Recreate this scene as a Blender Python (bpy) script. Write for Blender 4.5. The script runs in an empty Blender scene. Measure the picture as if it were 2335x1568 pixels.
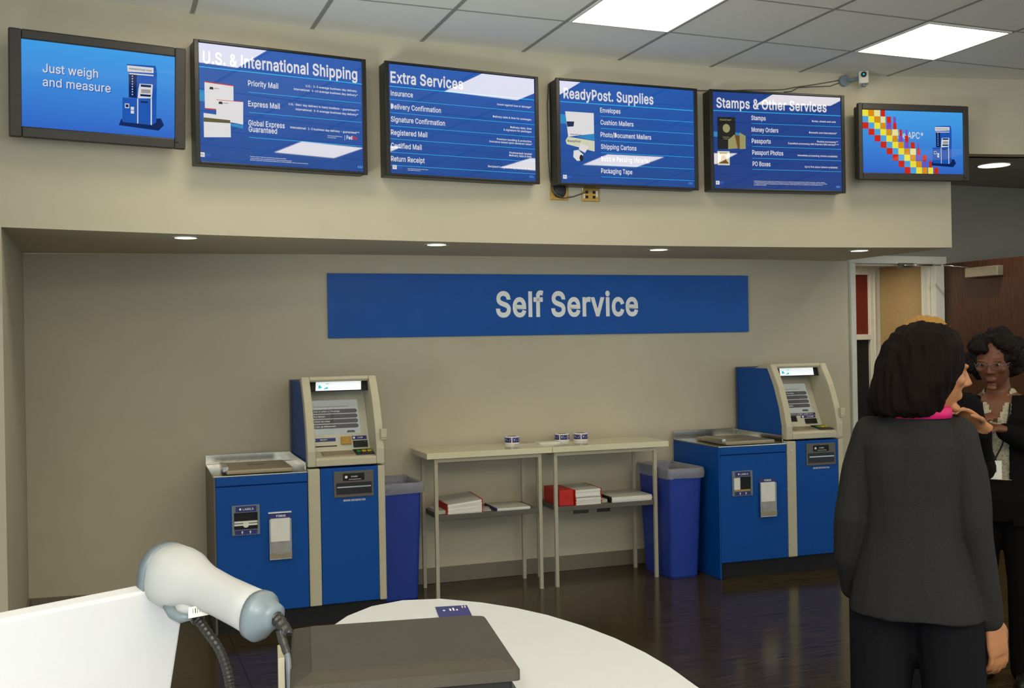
import bpy, bmesh, math, random
from mathutils import Vector, Matrix, noise as mnoise
random.seed(7)
S = bpy.context.scene
COL = S.collection
sin, cos, PI = math.sin, math.cos, math.pi
rad = math.radians

# ---------------------------------------------------------------- camera
FPX, YAW, PITCH, ROLL, EYE = 2389.6, .374404, -.00144642, -.01771585, 1.53
fw = Vector((sin(YAW)*cos(PITCH), cos(YAW)*cos(PITCH), sin(PITCH)))
r0 = Vector((cos(YAW), -sin(YAW), 0)); u0 = r0.cross(fw)
rt = r0*cos(ROLL) + u0*sin(ROLL); up = -r0*sin(ROLL) + u0*cos(ROLL)
cam = bpy.data.cameras.new('camera'); camo = bpy.data.objects.new('camera', cam); COL.objects.link(camo)
camo.matrix_world = Matrix(((rt.x, up.x, -fw.x, 0), (rt.y, up.y, -fw.y, 0), (rt.z, up.z, -fw.z, EYE), (0, 0, 0, 1)))
cam.sensor_fit = 'HORIZONTAL'; cam.sensor_width = 36; cam.lens = FPX/2335*36
cam.clip_start = .02; cam.clip_end = 100
S.camera = camo

# ---------------------------------------------------------------- world, lights, exposure
S.view_settings.view_transform = 'Standard'
S.view_settings.look = 'None'
S.view_settings.exposure = 0.0
S.view_settings.gamma = 1.0
S.view_settings.use_curve_mapping = False
W = bpy.data.worlds.new('daylight'); S.world = W; W.use_nodes = True
W.node_tree.nodes['Background'].inputs[0].default_value = (.74, .90, 1.0, 1)
W.node_tree.nodes['Background'].inputs[1].default_value = 1.5
LAMP = 8.5                      # radiance of the ceiling troffers

def light(name, kind, loc, energy, color, **kw):
    l = bpy.data.lights.new(name, kind); l.energy = energy; l.color = color
    for k, v in kw.items(): setattr(l, k, v)
    o = bpy.data.objects.new(name, l); COL.objects.link(o); o.location = loc
    return o
fl = light('camera_flash', 'SPOT', (-.05, -.02, EYE+.07), 48, (1, .98, .95), shadow_soft_size=.02, spot_size=rad(100), spot_blend=.6)
fl.rotation_euler = Matrix((rt, up, -fw)).transposed().to_euler()

ul = light('added_fill_rear', 'AREA', (1.0, -2.5, 2.2), 510, (1, .94, .79), shape='RECTANGLE', size=6.0, size_y=2.0)  # unseen added fill behind the camera, bounced off the ceiling
ul.rotation_euler = (PI, 0, 0)
ul2 = light('added_fill_left', 'AREA', (-1.2, 3.0, .9), 15, (.95, 1, .95), shape='RECTANGLE', size=.8, size_y=.8, spread=rad(75))  # added out of view at the left to brighten the ceiling near the bulkhead
ul2.rotation_euler = (Vector((2.3, 4.7, 3.2))-ul2.location).to_track_quat('-Z', 'Y').to_euler()

# ---------------------------------------------------------------- materials
def srgb(c):
    f = lambda v: (v/12.92 if v <= .04045 else ((v+.055)/1.055)**2.4)
    return tuple(f(x/255) for x in c)
def mat(name, col, rough=.6, metal=0, spec=.5, var=.06, scale=30, bump=0, bscale=200, emit=0, ecol=None, coat=0, stretch=None, alpha=1, ior=1.45):
    """procedural surface: base colour broken up by noise, optional noise bump"""
    m = bpy.data.materials.new(name); m.use_nodes = True
    nt = m.node_tree; b = nt.nodes['Principled BSDF']
    c = srgb(col)
    tc = nt.nodes.new('ShaderNodeTexCoord'); mp = nt.nodes.new('ShaderNodeMapping')
    nt.links.new(tc.outputs['Object'], mp.inputs[0])
    if stretch: mp.inputs['Scale'].default_value = stretch
    nz = nt.nodes.new('ShaderNodeTexNoise'); nz.inputs['Scale'].default_value = scale; nz.inputs['Detail'].default_value = 4
    nt.links.new(mp.outputs[0], nz.inputs['Vector'])
    cr = nt.nodes.new('ShaderNodeValToRGB')
    cr.color_ramp.elements[0].position = .3; cr.color_ramp.elements[1].position = .7
    cr.color_ramp.elements[0].color = tuple(x*(1-var) for x in c)+(1,)
    cr.color_ramp.elements[1].color = tuple(min(1, x*(1+var)) for x in c)+(1,)
    nt.links.new(nz.outputs[0], cr.inputs[0]); nt.links.new(cr.outputs[0], b.inputs['Base Color'])
    b.inputs['Roughness'].default_value = rough; b.inputs['Metallic'].default_value = metal
    b.inputs['Specular IOR Level'].default_value = spec; b.inputs['IOR'].default_value = ior
    if coat: b.inputs['Coat Weight'].default_value = coat; b.inputs['Coat Roughness'].default_value = .02
    if emit:
        b.inputs['Emission Strength'].default_value = emit
        b.inputs['Emission Color'].default_value = (srgb(ecol) if ecol else c)+(1,)
    if alpha < 1: b.inputs['Alpha'].default_value = alpha
    if bump:
        n2 = nt.nodes.new('ShaderNodeTexNoise'); n2.inputs['Scale'].default_value = bscale
        nt.links.new(mp.outputs[0], n2.inputs['Vector'])
        bp = nt.nodes.new('ShaderNodeBump'); bp.inputs['Strength'].default_value = bump; bp.inputs['Distance'].default_value = .002
        nt.links.new(n2.outputs[0], bp.inputs['Height']); nt.links.new(bp.outputs[0], b.inputs['Normal'])
    return m

M = {}
M['paint'] = mat('beige wall paint', (194, 184, 160), .75, var=.02, scale=6, bump=.15, bscale=350)
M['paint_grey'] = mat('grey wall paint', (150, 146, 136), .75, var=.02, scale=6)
M['tile'] = mat('mineral ceiling tile', (236, 234, 224), .9, var=.05, scale=180, bump=.3, bscale=260)
M['grid'] = mat('ceiling grid', (150, 150, 142), .7, var=.02)
M['base'] = mat('vinyl baseboard', (124, 114, 98), .35, var=.03)
M['white_trim'] = mat('white painted frame', (214, 212, 200), .5, var=.03)
M['black'] = mat('black case', (24, 22, 20), .35, var=.2)
M['blackmatte'] = mat('black matte', (14, 13, 13), .7, var=.2)
M['bezel'] = mat('charcoal television bezel', (50, 45, 40), .45, var=.1)
M['kblue'] = mat('blue powder coat', (4, 72, 150), .5, spec=.25, var=.05, scale=60, bump=.1, bscale=500)
M['binblue'] = mat('blue bin plastic', (32, 58, 150), .45, var=.06)
M['kbeige'] = mat('beige moulded plastic', (186, 178, 152), .45, var=.03)
M['kbeige2'] = mat('pale beige fascia', (192, 188, 168), .4, var=.03)
M['kgrey'] = mat('dark grey steel side', (92, 86, 76), .4, var=.05)
M['kdark'] = mat('dark grey slot surround', (92, 86, 78), .4, var=.05)
M['steel'] = mat('brushed steel', (190, 188, 180), .22, metal=1, var=.1, scale=40, stretch=(1, 18, 1))
M['platter'] = mat('tan scale platter', (150, 138, 112), .4, metal=.3, var=.06)
M['leg'] = mat('grey painted tube', (176, 168, 146), .4, var=.04)
M['laminate'] = mat('cream laminate', (214, 206, 172), .12, var=.015, spec=.6)
M['paper'] = mat('white paper', (226, 222, 214), .8, var=.03)
M['paper_print'] = mat('printed paper', (186, 182, 172), .8, var=.14, scale=120)
M['red'] = mat('red card', (190, 34, 22), .5, var=.08)
M['navy'] = mat('navy print', (40, 42, 110), .4, var=.08)
M['white'] = mat('white lettering', (232, 230, 226), .5, var=.02)
M['liner'] = mat('clear bin liner', (176, 172, 170), .3, var=.1, alpha=.5)
M['sign'] = mat('blue sign panel', (0, 82, 168), .3, var=.06, scale=5, spec=.25)
M['letter'] = mat('silver sign lettering', (250, 250, 246), .5, var=.04, scale=8)
M['brass'] = mat('brass wall plate', (176, 140, 74), .3, metal=.8, var=.1)
M['chrome'] = mat('chrome', (200, 198, 190), .15, metal=1, var=.03)
M['alu'] = mat('brushed aluminium', (150, 142, 122), .45, metal=.5, var=.06)
M['wood'] = mat('brown wood door', (70, 40, 20), .5, var=.35, scale=10, stretch=(9, 9, .7))
M['redwall'] = mat('red brown panel', (104, 26, 10), .6, var=.15)
M['tan'] = mat('tan wall', (166, 142, 98), .7, var=.05)
M['counter'] = mat('white counter', (198, 200, 204), .6, var=.01)
M['scanw'] = mat('white scanner shell', (172, 174, 174), .45, var=.01)
M['scang'] = mat('grey scanner cap', (112, 124, 132), .4, var=.05)
M['box'] = mat('charcoal plastic box', (58, 53, 42), .5, var=.06, bump=.3, bscale=900)
M['boxblue'] = mat('dark teal grey plastic', (62, 68, 68), .5, var=.06)
M['rubber'] = mat('black rubber', (38, 36, 34), .45, var=.1)
M['cable'] = mat('grey cable', (92, 100, 102), .5, var=.05)
M['jacket'] = mat('charcoal suit wool', (46, 45, 45), .9, var=.25, scale=500, spec=.1)
M['trouser'] = mat('black trousers', (26, 26, 30), .9, var=.2, scale=300, spec=.1)
M['hair'] = mat('dark brown hair', (22, 15, 13), .75, var=.5, scale=60, stretch=(14, 14, .6), spec=.12, bump=.6, bscale=60)
M['hair_black'] = mat('black curly hair', (26, 20, 18), .7, var=.5, scale=80, spec=.15)
M['hair_blonde'] = mat('blonde hair', (170, 124, 48), .5, var=.4, scale=60, stretch=(14, 14, .6), bump=.6, bscale=60)
M['skin'] = mat('fair skin', (178, 122, 82), .55, var=.04, scale=20)
M['skin_dark'] = mat('brown skin', (104, 60, 38), .5, var=.06, scale=20)
M['pink'] = mat('pink collar', (214, 26, 110), .6, var=.05)
M['blackcloth'] = mat('black cloth', (16, 14, 15), .9, var=.3, scale=200, spec=.1)
M['glass'] = mat('clear glass lens', (230, 230, 230), .05, alpha=.15)
M['eye'] = mat('eye white', (150, 140, 126), .3, var=.02)
M['keygreen'] = mat('green key', (40, 140, 40), .5); M['keyyellow'] = mat('yellow key', (210, 180, 20), .5)
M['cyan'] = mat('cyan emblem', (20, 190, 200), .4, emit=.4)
M['gold'] = mat('gold print', (170, 150, 70), .5, var=.1)
def lampmat(name, col, e): return mat(name, col, .6, var=.0, emit=e, ecol=col)
M['lamp'] = lampmat('lit troffer diffuser', (255, 244, 216), LAMP)
M['down'] = lampmat('lit downlight lens', (255, 240, 205), 3.0)
M['header'] = lampmat('lit header panel', (226, 230, 236), .62)

def floor_mat():
    m = bpy.data.materials.new('polished dark plank tile'); m.use_nodes = True
    nt = m.node_tree; b = nt.nodes['Principled BSDF']; N = nt.nodes.new; L = nt.links.new
    tc = N('ShaderNodeTexCoord'); mp = N('ShaderNodeMapping'); L(tc.outputs['Object'], mp.inputs[0])
    mp.inputs['Scale'].default_value = (1.2, 40, 1)
    nz = N('ShaderNodeTexNoise'); nz.inputs['Scale'].default_value = 4; nz.inputs['Detail'].default_value = 8
    L(mp.outputs[0], nz.inputs['Vector'])
    cr = N('ShaderNodeValToRGB'); cr.color_ramp.elements[0].position = .35; cr.color_ramp.elements[1].position = .75
    cr.color_ramp.elements[0].color = srgb((30, 23, 14))+(1,); cr.color_ramp.elements[1].color = srgb((92, 76, 48))+(1,)
    L(nz.outputs[0], cr.inputs[0])
    br = N('ShaderNodeTexBrick'); L(tc.outputs['Object'], br.inputs['Vector'])
    br.inputs['Scale'].default_value = 1; br.inputs['Brick Width'].default_value = .61; br.inputs['Row Height'].default_value = .61
    br.inputs['Mortar Size'].default_value = .003; br.offset = 0
    br.inputs['Color1'].default_value = br.inputs['Color2'].default_value = (1, 1, 1, 1); br.inputs['Mortar'].default_value = (.35, .35, .35, 1)
    mx = N('ShaderNodeMix'); mx.data_type = 'RGBA'; mx.blend_type = 'MULTIPLY'; mx.inputs['Factor'].default_value = 1
    L(cr.outputs[0], mx.inputs['A']); L(br.outputs['Color'], mx.inputs['B']); L(mx.outputs['Result'], b.inputs['Base Color'])
    b.inputs['Roughness'].default_value = .16; b.inputs['IOR'].default_value = 1.27
    return m
M['floor'] = floor_mat()

def gradient_panel(name, c0, c1, emit, axis='z', lo=-.3, hi=.3, noise_amt=.25, ior=1.8):
    """backlit printed panel: the print runs from colour c0 (bottom) to c1 (top)"""
    m = bpy.data.materials.new(name); m.use_nodes = True
    nt = m.node_tree; b = nt.nodes['Principled BSDF']; N = nt.nodes.new; L = nt.links.new
    tc = N('ShaderNodeTexCoord'); sp = N('ShaderNodeSeparateXYZ'); L(tc.outputs['Object'], sp.inputs[0])
    mr = N('ShaderNodeMapRange'); L(sp.outputs['Z'], mr.inputs[0]); mr.inputs[1].default_value = lo; mr.inputs[2].default_value = hi
    nz = N('ShaderNodeTexNoise'); nz.inputs['Scale'].default_value = 3.2; L(tc.outputs['Object'], nz.inputs['Vector'])
    ma = N('ShaderNodeMath'); ma.operation = 'MULTIPLY_ADD'; L(nz.outputs[0], ma.inputs[0]); ma.inputs[1].default_value = noise_amt*2; 
    sb = N('ShaderNodeMath'); sb.operation = 'SUBTRACT'; L(mr.outputs[0], sb.inputs[0]); sb.inputs[1].default_value = noise_amt
    L(sb.outputs[0], ma.inputs[2])
    cr = N('ShaderNodeValToRGB'); L(ma.outputs[0], cr.inputs[0])
    cr.color_ramp.elements[0].color = srgb(c0)+(1,); cr.color_ramp.elements[1].color = srgb(c1)+(1,)
    b.inputs['Base Color'].default_value = (.01, .02, .05, 1)
    L(cr.outputs[0], b.inputs['Emission Color']); b.inputs['Emission Strength'].default_value = emit
    b.inputs['Roughness'].default_value = .02; b.inputs['IOR'].default_value = ior
    return m
def flatlit(name, c, e=1.0, ior=1.8):
    m = mat(name, tuple(int(x*.3) for x in c), .02, var=.0, emit=e, ecol=c); m.node_tree.nodes['Principled BSDF'].inputs['IOR'].default_value = ior
    return m

# ---------------------------------------------------------------- mesh helpers
class MB:
    def __init__(s): s.v = []; s.f = []; s.m = []
    def add(s, vs, fs, mi=0):
        o = len(s.v); s.v += [tuple(v) for v in vs]; s.f += [tuple(i+o for i in f) for f in fs]; s.m += [mi]*len(fs); return s
    def box(s, x0, x1, y0, y1, z0, z1, mi=0):
        v = [(x, y, z) for z in (z0, z1) for y in (y0, y1) for x in (x0, x1)]
        return s.add(v, [(0, 2, 3, 1), (4, 5, 7, 6), (0, 1, 5, 4), (2, 6, 7, 3), (0, 4, 6, 2), (1, 3, 7, 5)], mi)
    def xbox(s, c, size, mtx, mi=0):
        a = MB().box(-size[0]/2, size[0]/2, -size[1]/2, size[1]/2, -size[2]/2, size[2]/2)
        return s.add([Vector(c)+mtx @ Vector(v) for v in a.v], a.f, mi)
    def prism(s, poly, a0, a1, axis='x', mi=0):
        """polygon in the two other axes, extruded along axis from a0 to a1"""
        def pt(p, a): return {'x': (a, p[0], p[1]), 'y': (p[0], a, p[1]), 'z': (p[0], p[1], a)}[axis]
        n = len(poly)
        v = [pt(p, a0) for p in poly]+[pt(p, a1) for p in poly]
        f = [tuple(range(n)), tuple(range(2*n-1, n-1, -1))]+[(i, i+n, (i+1) % n+n, (i+1) % n) for i in range(n)]
        return s.add(v, f, mi)
    def tube(s, pts, r, n=10, mi=0, caps=True):
        pts = [Vector(p) for p in pts]; rs = r if isinstance(r, (list, tuple)) else [r]*len(pts)
        prev = None; vs = []; fs = []
        for i, p in enumerate(pts):
            t = (pts[min(i+1, len(pts)-1)]-pts[max(i-1, 0)]).normalized()
            if prev is None: a = t.orthogonal().normalized()
            else:
                a = prev-t*prev.dot(t); a = a.normalized() if a.length > 1e-6 else t.orthogonal().normalized()
            prev = a; b = t.cross(a)
            vs += [p+(a*cos(2*PI*k/n)+b*sin(2*PI*k/n))*rs[i] for k in range(n)]
        for i in range(len(pts)-1):
            for k in range(n):
                fs.append((i*n+k, i*n+(k+1) % n, (i+1)*n+(k+1) % n, (i+1)*n+k))
        if caps: fs += [tuple(range(n-1, -1, -1)), tuple(range((len(pts)-1)*n, len(pts)*n))]
        return s.add(vs, fs, mi)
    def lathe(s, prof, c=(0, 0, 0), n=32, mi=0, caps=True):
        vs = []; fs = []
        for r, z in prof: vs += [(c[0]+r*cos(2*PI*k/n), c[1]+r*sin(2*PI*k/n), c[2]+z) for k in range(n)]
        for i in range(len(prof)-1):
            for k in range(n): fs.append((i*n+k, i*n+(k+1) % n, (i+1)*n+(k+1) % n, (i+1)*n+k))
        fs += [tuple(range(n-1, -1, -1)), tuple(range((len(prof)-1)*n, len(prof)*n))] if caps else []
        return s.add(vs, fs, mi)
    def loft(s, rings, mi=0, caps=True):
        n = len(rings[0]); vs = [p for r in rings for p in r]; fs = []
        for i in range(len(rings)-1):
            for k in range(n): fs.append((i*n+k, i*n+(k+1) % n, (i+1)*n+(k+1) % n, (i+1)*n+k))
        if caps: fs += [tuple(range(n-1, -1, -1)), tuple(range((len(rings)-1)*n, len(rings)*n))]
        return s.add(vs, fs, mi)
    def ball(s, c, r, n=16, mi=0, mtx=None):
        r = r if isinstance(r, (list, tuple)) else (r, r, r)
        rings = []
        for i in range(1, n//2+1):
            a = PI*i/(n//2+1)
            rings.append([Vector((r[0]*sin(a)*cos(2*PI*k/n), r[1]*sin(a)*sin(2*PI*k/n), -r[2]*cos(a))) for k in range(n)])
        rings = [[Vector(c)+(mtx @ p if mtx else p) for p in q] for q in rings]
        return s.loft(rings, mi)
    def poly(s, pts, mi=0): return s.add(pts, [tuple(range(len(pts)))], mi)
    def build(s, name, m, parent=None, loc=None, rotz=0, bevel=0, smooth=False, sub=0, seg=2):
        me = bpy.data.meshes.new(name); me.from_pydata(s.v, [], s.f); me.validate()
        bm = bmesh.new(); bm.from_mesh(me); bmesh.ops.recalc_face_normals(bm, faces=bm.faces); bm.to_mesh(me); bm.free()
        for x in (m if isinstance(m, (list, tuple)) else [m]): me.materials.append(x)
        if isinstance(m, (list, tuple)) and len(me.polygons) == len(s.m): me.polygons.foreach_set('material_index', s.m)
        if smooth: me.polygons.foreach_set('use_smooth', [True]*len(me.polygons))
        o = bpy.data.objects.new(name, me); COL.objects.link(o)
        if parent: o.parent = parent
        if loc is not None: o.location = loc
        o.rotation_euler.z = rotz
        if bevel:
            b = o.modifiers.new('bevel', 'BEVEL'); b.width = bevel; b.segments = seg; b.limit_method = 'ANGLE'; b.angle_limit = rad(40)
        if sub:
            b = o.modifiers.new('sub', 'SUBSURF'); b.levels = b.render_levels = sub
        return o
def empty(name, loc=(0, 0, 0), rotz=0):
    o = bpy.data.objects.new(name, None); COL.objects.link(o); o.location = loc; o.rotation_euler.z = rotz; o.empty_display_size = .1
    return o
def tag(o, label, cat, group=None, kind=None):
    o['label'] = label; o['category'] = cat
    if group: o['group'] = group
    if kind: o['kind'] = kind
    return o
def struct(o): o['kind'] = 'structure'; return o
def copy_tree(o, parent=None):
    c = o.copy(); COL.objects.link(c)
    if parent: c.parent = parent
    for ch in list(o.children): copy_tree(ch, c)
    return c

# outlines of a plain sans serif alphabet, 1000 units to the em: advance width, then closed outlines
GLYPH = {'A':(480,'16,0 201,509 276,509 463,0 395,0 287,302 276,334 264,372 250,420 232,478 245,478 228,419 213,371 201,333 191,302 85,0|110,142 110,199 370,199 370,142'),
'B':(456,'60,0 60,509 241,509 289,504 329,491 359,469 381,442 394,410 398,374 395,344 387,320 373,301 356,286 336,275 315,267 315,262 339,257 363,245 385,227 402,203 414,173 418,136 413,100 400,67 377,39 344,18 301,4 247,0|125,57 245,57 296,63 330,80 349,105 355,137 352,161 342,184 327,203 306,218 279,228 248,231 125,231|125,285 238,285 265,288 288,296 308,309 323,326 333,348 336,372 330,403 313,429 283,446 240,452 125,452'),
'C':(510,'267,-7 225,-3 186,7 150,25 119,49 92,79 70,115 53,157 44,203 40,254 44,305 53,352 70,393 92,429 119,459 150,484 186,501 225,512 267,516 305,513 340,504 373,490 402,471 427,447 448,418 463,385 473,348 408,348 401,373 389,395 375,413 357,428 337,440 315,449 292,454 267,456 223,450 184,432 150,403 125,364 109,314 103,254 109,194 125,145 151,105 184,76 223,59 267,53 292,55 315,60 337,69 357,81 375,96 389,114 401,136 408,160 473,160 463,124 448,91 428,62 402,38 373,19 341,5 305,-4'),
'D':(502,'219,0 96,0 96,57 215,57 272,63 318,81 354,110 379,149 394,198 399,255 394,312 379,361 354,399 320,428 275,446 221,452 93,452 93,509 225,509 273,505 315,495 353,478 399,441 433,391 449,351 458,306 462,255 458,205 449,159 433,119 411,83 384,54 351,31 312,14 268,3|125,509 125,0 60,0 60,509'),
'E':(419,'60,0 60,509 372,509 372,452 125,452 125,286 355,286 355,229 125,229 125,57 375,57 375,0'),
'F':(410,'60,0 60,509 369,509 369,452 125,452 125,278 346,278 346,221 125,221 125,0'),
'G':(520,'269,-7 225,-3 185,7 149,25 118,49 91,79 69,116 53,157 43,203 40,254 43,305 53,352 69,393 91,429 117,459 149,484 184,501 223,512 265,516 304,513 340,504 374,489 403,469 429,445 449,416 465,384 474,349 408,349 399,372 387,393 373,411 356,427 337,439 315,448 291,454 265,456 222,450 183,432 150,404 125,364 109,314 103,254 109,194 125,145 151,105 184,76 224,59 269,53 309,57 345,71 374,93 396,123 410,160 415,202 434,199 283,199 283,256 478,256 478,200 471,141 451,91 419,50 377,19 326,0'),
'H':(517,'60,0 60,509 125,509 125,289 392,289 392,509 457,509 457,0 392,0 392,232 125,232 125,0'),
'I':(186,'60,0 125,0 125,509 60,509'),
'J':(396,'185,-7 124,3 75,33 52,63 38,100 33,145 33,173 98,173 98,145 104,104 122,74 149,56 185,50 220,56 248,74 266,104 272,145 272,509 336,509 336,145 332,100 318,63 294,33 246,3'),
'K':(467,'104,145 104,216 122,239 139,261 157,282 174,303 193,324 212,344 364,509 448,509 231,276 228,276|60,0 60,509 125,509 125,334 124,225 125,193 125,0|372,0 188,259 228,309 449,0'),
'L':(393,'60,0 60,509 125,509 125,57 361,57 361,0'),
'M':(628,'60,0 60,509 152,509 277,187 282,174 287,159 299,123 305,103 311,84 317,65 322,49 307,49 318,83 330,121 336,140 342,158 348,174 352,187 476,509 568,509 568,0 504,0 504,291 504,327 505,347 505,369 506,413 507,457 513,457 505,433 498,409 482,363 474,341 467,322 461,305 456,291 342,0 286,0 170,291 165,304 159,321 145,361 137,384 129,408 121,432 112,457 119,457 120,416 121,372 122,328 122,309 122,291 122,0'),
'N':(523,'60,0 60,509 136,509 343,183 352,169 363,151 375,130 388,107 401,82 414,55 405,54 402,81 401,108 400,134 399,157 399,195 399,509 463,509 463,0 387,0 202,290 190,310 177,331 164,354 148,381 108,452 119,454 122,384 123,354 124,328 125,307 125,291 125,0'),
'O':(533,'267,-7 225,-3 186,7 150,25 119,49 92,79 70,115 53,157 44,203 40,254 44,305 53,352 70,393 92,429 119,459 150,484 186,501 225,512 267,516 309,512 348,501 384,484 415,459 442,429 464,393 480,352 490,305 493,254 490,203 480,157 464,115 442,79 415,49 384,25 348,7 309,-3|267,53 310,59 349,76 383,105 408,144 425,194 430,254 425,314 408,365 383,404 349,433 310,450 267,456 223,450 184,433 151,404 125,364 109,314 103,254 109,194 125,144 151,105 184,76 223,59'),
'P':(445,'60,0 60,509 235,509 289,503 332,487 366,462 390,430 404,391 409,348 404,304 390,265 366,233 332,207 289,191 235,186 109,186 109,242 233,242 269,246 297,256 318,272 333,294 342,319 344,348 342,376 333,402 318,423 297,439 268,449 232,452 125,452 125,0'),
'Q':(533,'245,159 313,159 369,85 384,65 468,-48 401,-48 346,27 331,46|267,-7 225,-3 186,7 150,25 119,49 92,79 70,115 53,157 44,203 40,254 44,305 53,352 70,393 92,429 119,459 150,484 186,501 225,512 267,516 309,512 348,501 384,484 415,459 442,429 464,393 480,352 490,305 493,254 490,203 480,157 464,115 442,79 415,49 384,25 348,7 309,-3|267,53 310,59 349,76 383,105 408,144 425,194 430,254 425,314 408,365 383,404 349,433 310,450 267,456 223,450 184,433 151,404 125,364 109,314 103,254 109,194 125,144 151,105 184,76 223,59'),
'R':(449,'60,0 60,509 236,509 290,504 333,489 367,465 390,433 405,395 409,352 405,309 390,271 367,240 333,217 289,203 236,198 96,198 96,255 234,255 269,258 298,267 319,281 334,300 342,324 345,352 342,380 334,405 319,425 298,440 269,449 233,452 125,452 125,0|353,0 230,229 303,229 428,0'),
'S':(447,'224,-9 172,-4 128,9 91,31 64,60 46,96 38,137 104,137 110,110 123,88 142,71 166,59 194,52 224,49 257,52 286,60 311,74 329,92 341,114 346,139 342,161 332,179 316,193 296,205 272,214 245,222 184,239 128,260 86,289 60,326 52,372 58,413 75,448 102,476 138,498 180,511 227,516 275,511 316,498 351,476 377,449 394,415 401,378 337,378 326,412 302,437 267,453 225,459 194,456 167,448 145,435 129,418 118,398 115,376 119,352 131,334 148,319 169,308 191,300 212,293 264,279 287,272 312,264 336,252 359,238 379,220 395,198 405,171 408,139 403,99 386,64 360,34 323,11 278,-4'),
'T':(449,'32,452 32,509 417,509 417,452 257,452 257,0 193,0 193,452'),
'U':(517,'259,-8 203,-2 154,15 114,43 85,80 66,124 60,173 60,509 124,509 124,178 128,144 141,113 160,87 187,68 220,56 259,52 298,56 331,68 357,87 377,113 389,144 393,178 393,509 457,509 457,173 451,124 433,80 403,43 363,15 315,-2'),
'V':(480,'204,0 16,509 84,509 192,206 203,176 215,137 230,89 248,31 235,31 252,90 267,138 279,176 290,206 395,509 463,509 278,0'),
'W':(686,'155,0 16,509 82,509 163,196 170,171 175,145 181,120 187,94 192,67 197,40 189,40 194,67 200,94 205,120 211,145 218,171 224,196 306,509 380,509 462,196 468,171 474,145 480,120 486,94 492,67 497,40 488,40 493,67 499,94 504,120 510,145 523,196 603,509 670,509 530,0 455,0 368,323 359,356 351,391 344,431 336,475 350,475 342,433 335,395 327,359 318,323 230,0'),
'X':(474,'18,0 217,284 217,236 29,509 104,509 178,400 192,379 204,361 214,345 223,329 233,312 243,292 232,292 243,311 252,329 261,345 272,361 284,379 298,400 374,509 446,509 259,239 259,287 456,0 382,0 292,129 279,149 268,165 259,180 250,195 241,212 230,231 244,231 235,213 225,196 216,181 206,166 195,149 182,129 91,0'),
'Y':(472,'203,0 203,208 16,509 91,509 192,344 208,318 222,292 236,264 250,230 224,230 237,265 251,293 265,318 280,344 381,509 455,509 268,208 268,0'),
'Z':(438,'42,0 42,46 273,385 289,408 306,431 323,453 341,476 348,454 317,453 285,452 254,452 223,452 40,452 40,509 397,509 397,462 169,129 152,105 134,81 116,57 97,33 90,54 121,56 152,57 183,57 214,57 399,57 399,0'),
'a':(389,'160,-9 126,-5 94,5 68,22 48,45 35,73 30,108 34,138 43,161 58,179 78,193 100,203 125,211 152,216 178,220 209,224 234,227 252,230 265,235 273,243 276,255 276,257 273,279 267,297 256,311 240,322 220,329 196,331 171,329 149,322 132,313 118,301 107,288 100,274 41,291 57,322 79,346 104,364 133,375 163,382 194,384 215,383 239,379 263,372 286,360 306,343 322,320 333,290 337,251 337,0 277,0 277,52 272,52 264,38 252,25 236,12 215,1 190,-6|170,45 202,49 228,59 248,74 263,93 272,115 276,138 276,190 270,186 259,182 246,179 231,176 216,173 200,171 175,168 154,164 134,159 117,150 103,139 95,124 92,105 94,87 102,72 114,61 130,52 149,47'),
'b':(424,'229,-8 198,-5 172,4 153,17 138,31 127,46 118,59 112,59 112,0 53,0 53,509 114,509 114,319 118,319 127,331 137,346 152,360 171,373 197,381 229,384 274,378 313,361 345,332 370,293 385,245 390,189 385,133 370,84 346,45 313,16 274,-2|220,47 253,51 279,66 301,88 316,117 325,151 328,189 325,227 316,261 301,290 280,311 253,325 220,330 188,325 161,312 140,291 125,263 116,229 113,189 116,150 125,115 140,86 162,65 188,51'),
'c':(396,'207,-8 159,-2 117,16 82,46 56,85 40,133 34,187 40,243 56,291 82,330 117,360 159,378 207,384 234,383 260,377 284,368 305,356 324,341 340,322 353,301 362,277 303,262 298,276 290,289 281,301 270,311 257,319 242,325 226,329 207,330 173,325 145,310 124,287 108,258 99,224 96,187 99,151 108,117 124,89 145,66 173,51 207,46 226,48 243,52 258,58 271,66 282,76 292,89 299,102 304,117 363,102 354,78 341,56 325,37 306,21 285,9 261,-1 235,-6'),
'd':(424,'195,-8 151,-2 111,16 79,45 55,84 39,133 34,189 39,245 55,293 79,332 112,361 151,378 196,384 228,381 253,373 272,360 287,346 298,331 306,319 311,319 311,509 372,509 372,0 313,0 313,59 307,59 298,46 287,31 272,17 252,4 227,-5|205,47 236,51 263,65 284,86 299,115 309,150 312,189 309,229 300,263 284,291 263,312 237,325 205,330 172,325 145,311 124,290 108,261 99,227 96,189 99,151 109,117 124,88 145,66 172,51'),
'e':(404,'212,-8 161,-2 117,16 82,46 56,85 40,132 34,187 39,242 55,290 81,329 115,359 157,378 205,384 236,382 266,374 294,361 319,341 341,315 357,282 368,242 371,194 371,169 75,169 75,221 338,221 310,202 307,237 298,269 283,294 263,314 237,326 205,330 173,326 146,313 125,294 109,270 99,241 96,211 96,178 100,139 110,106 128,80 151,61 179,50 212,46 234,48 254,53 271,61 285,73 297,88 306,105 365,91 353,63 335,39 311,19 283,4 249,-5'),
'f':(254,'228,379 228,327 6,327 6,379|81,0 81,432 84,461 96,486 113,505 135,519 161,527 187,530 207,529 222,527 234,524 243,521 227,468 222,470 215,472 206,473 195,474 171,470 154,460 145,443 142,419 142,0'),
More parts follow.
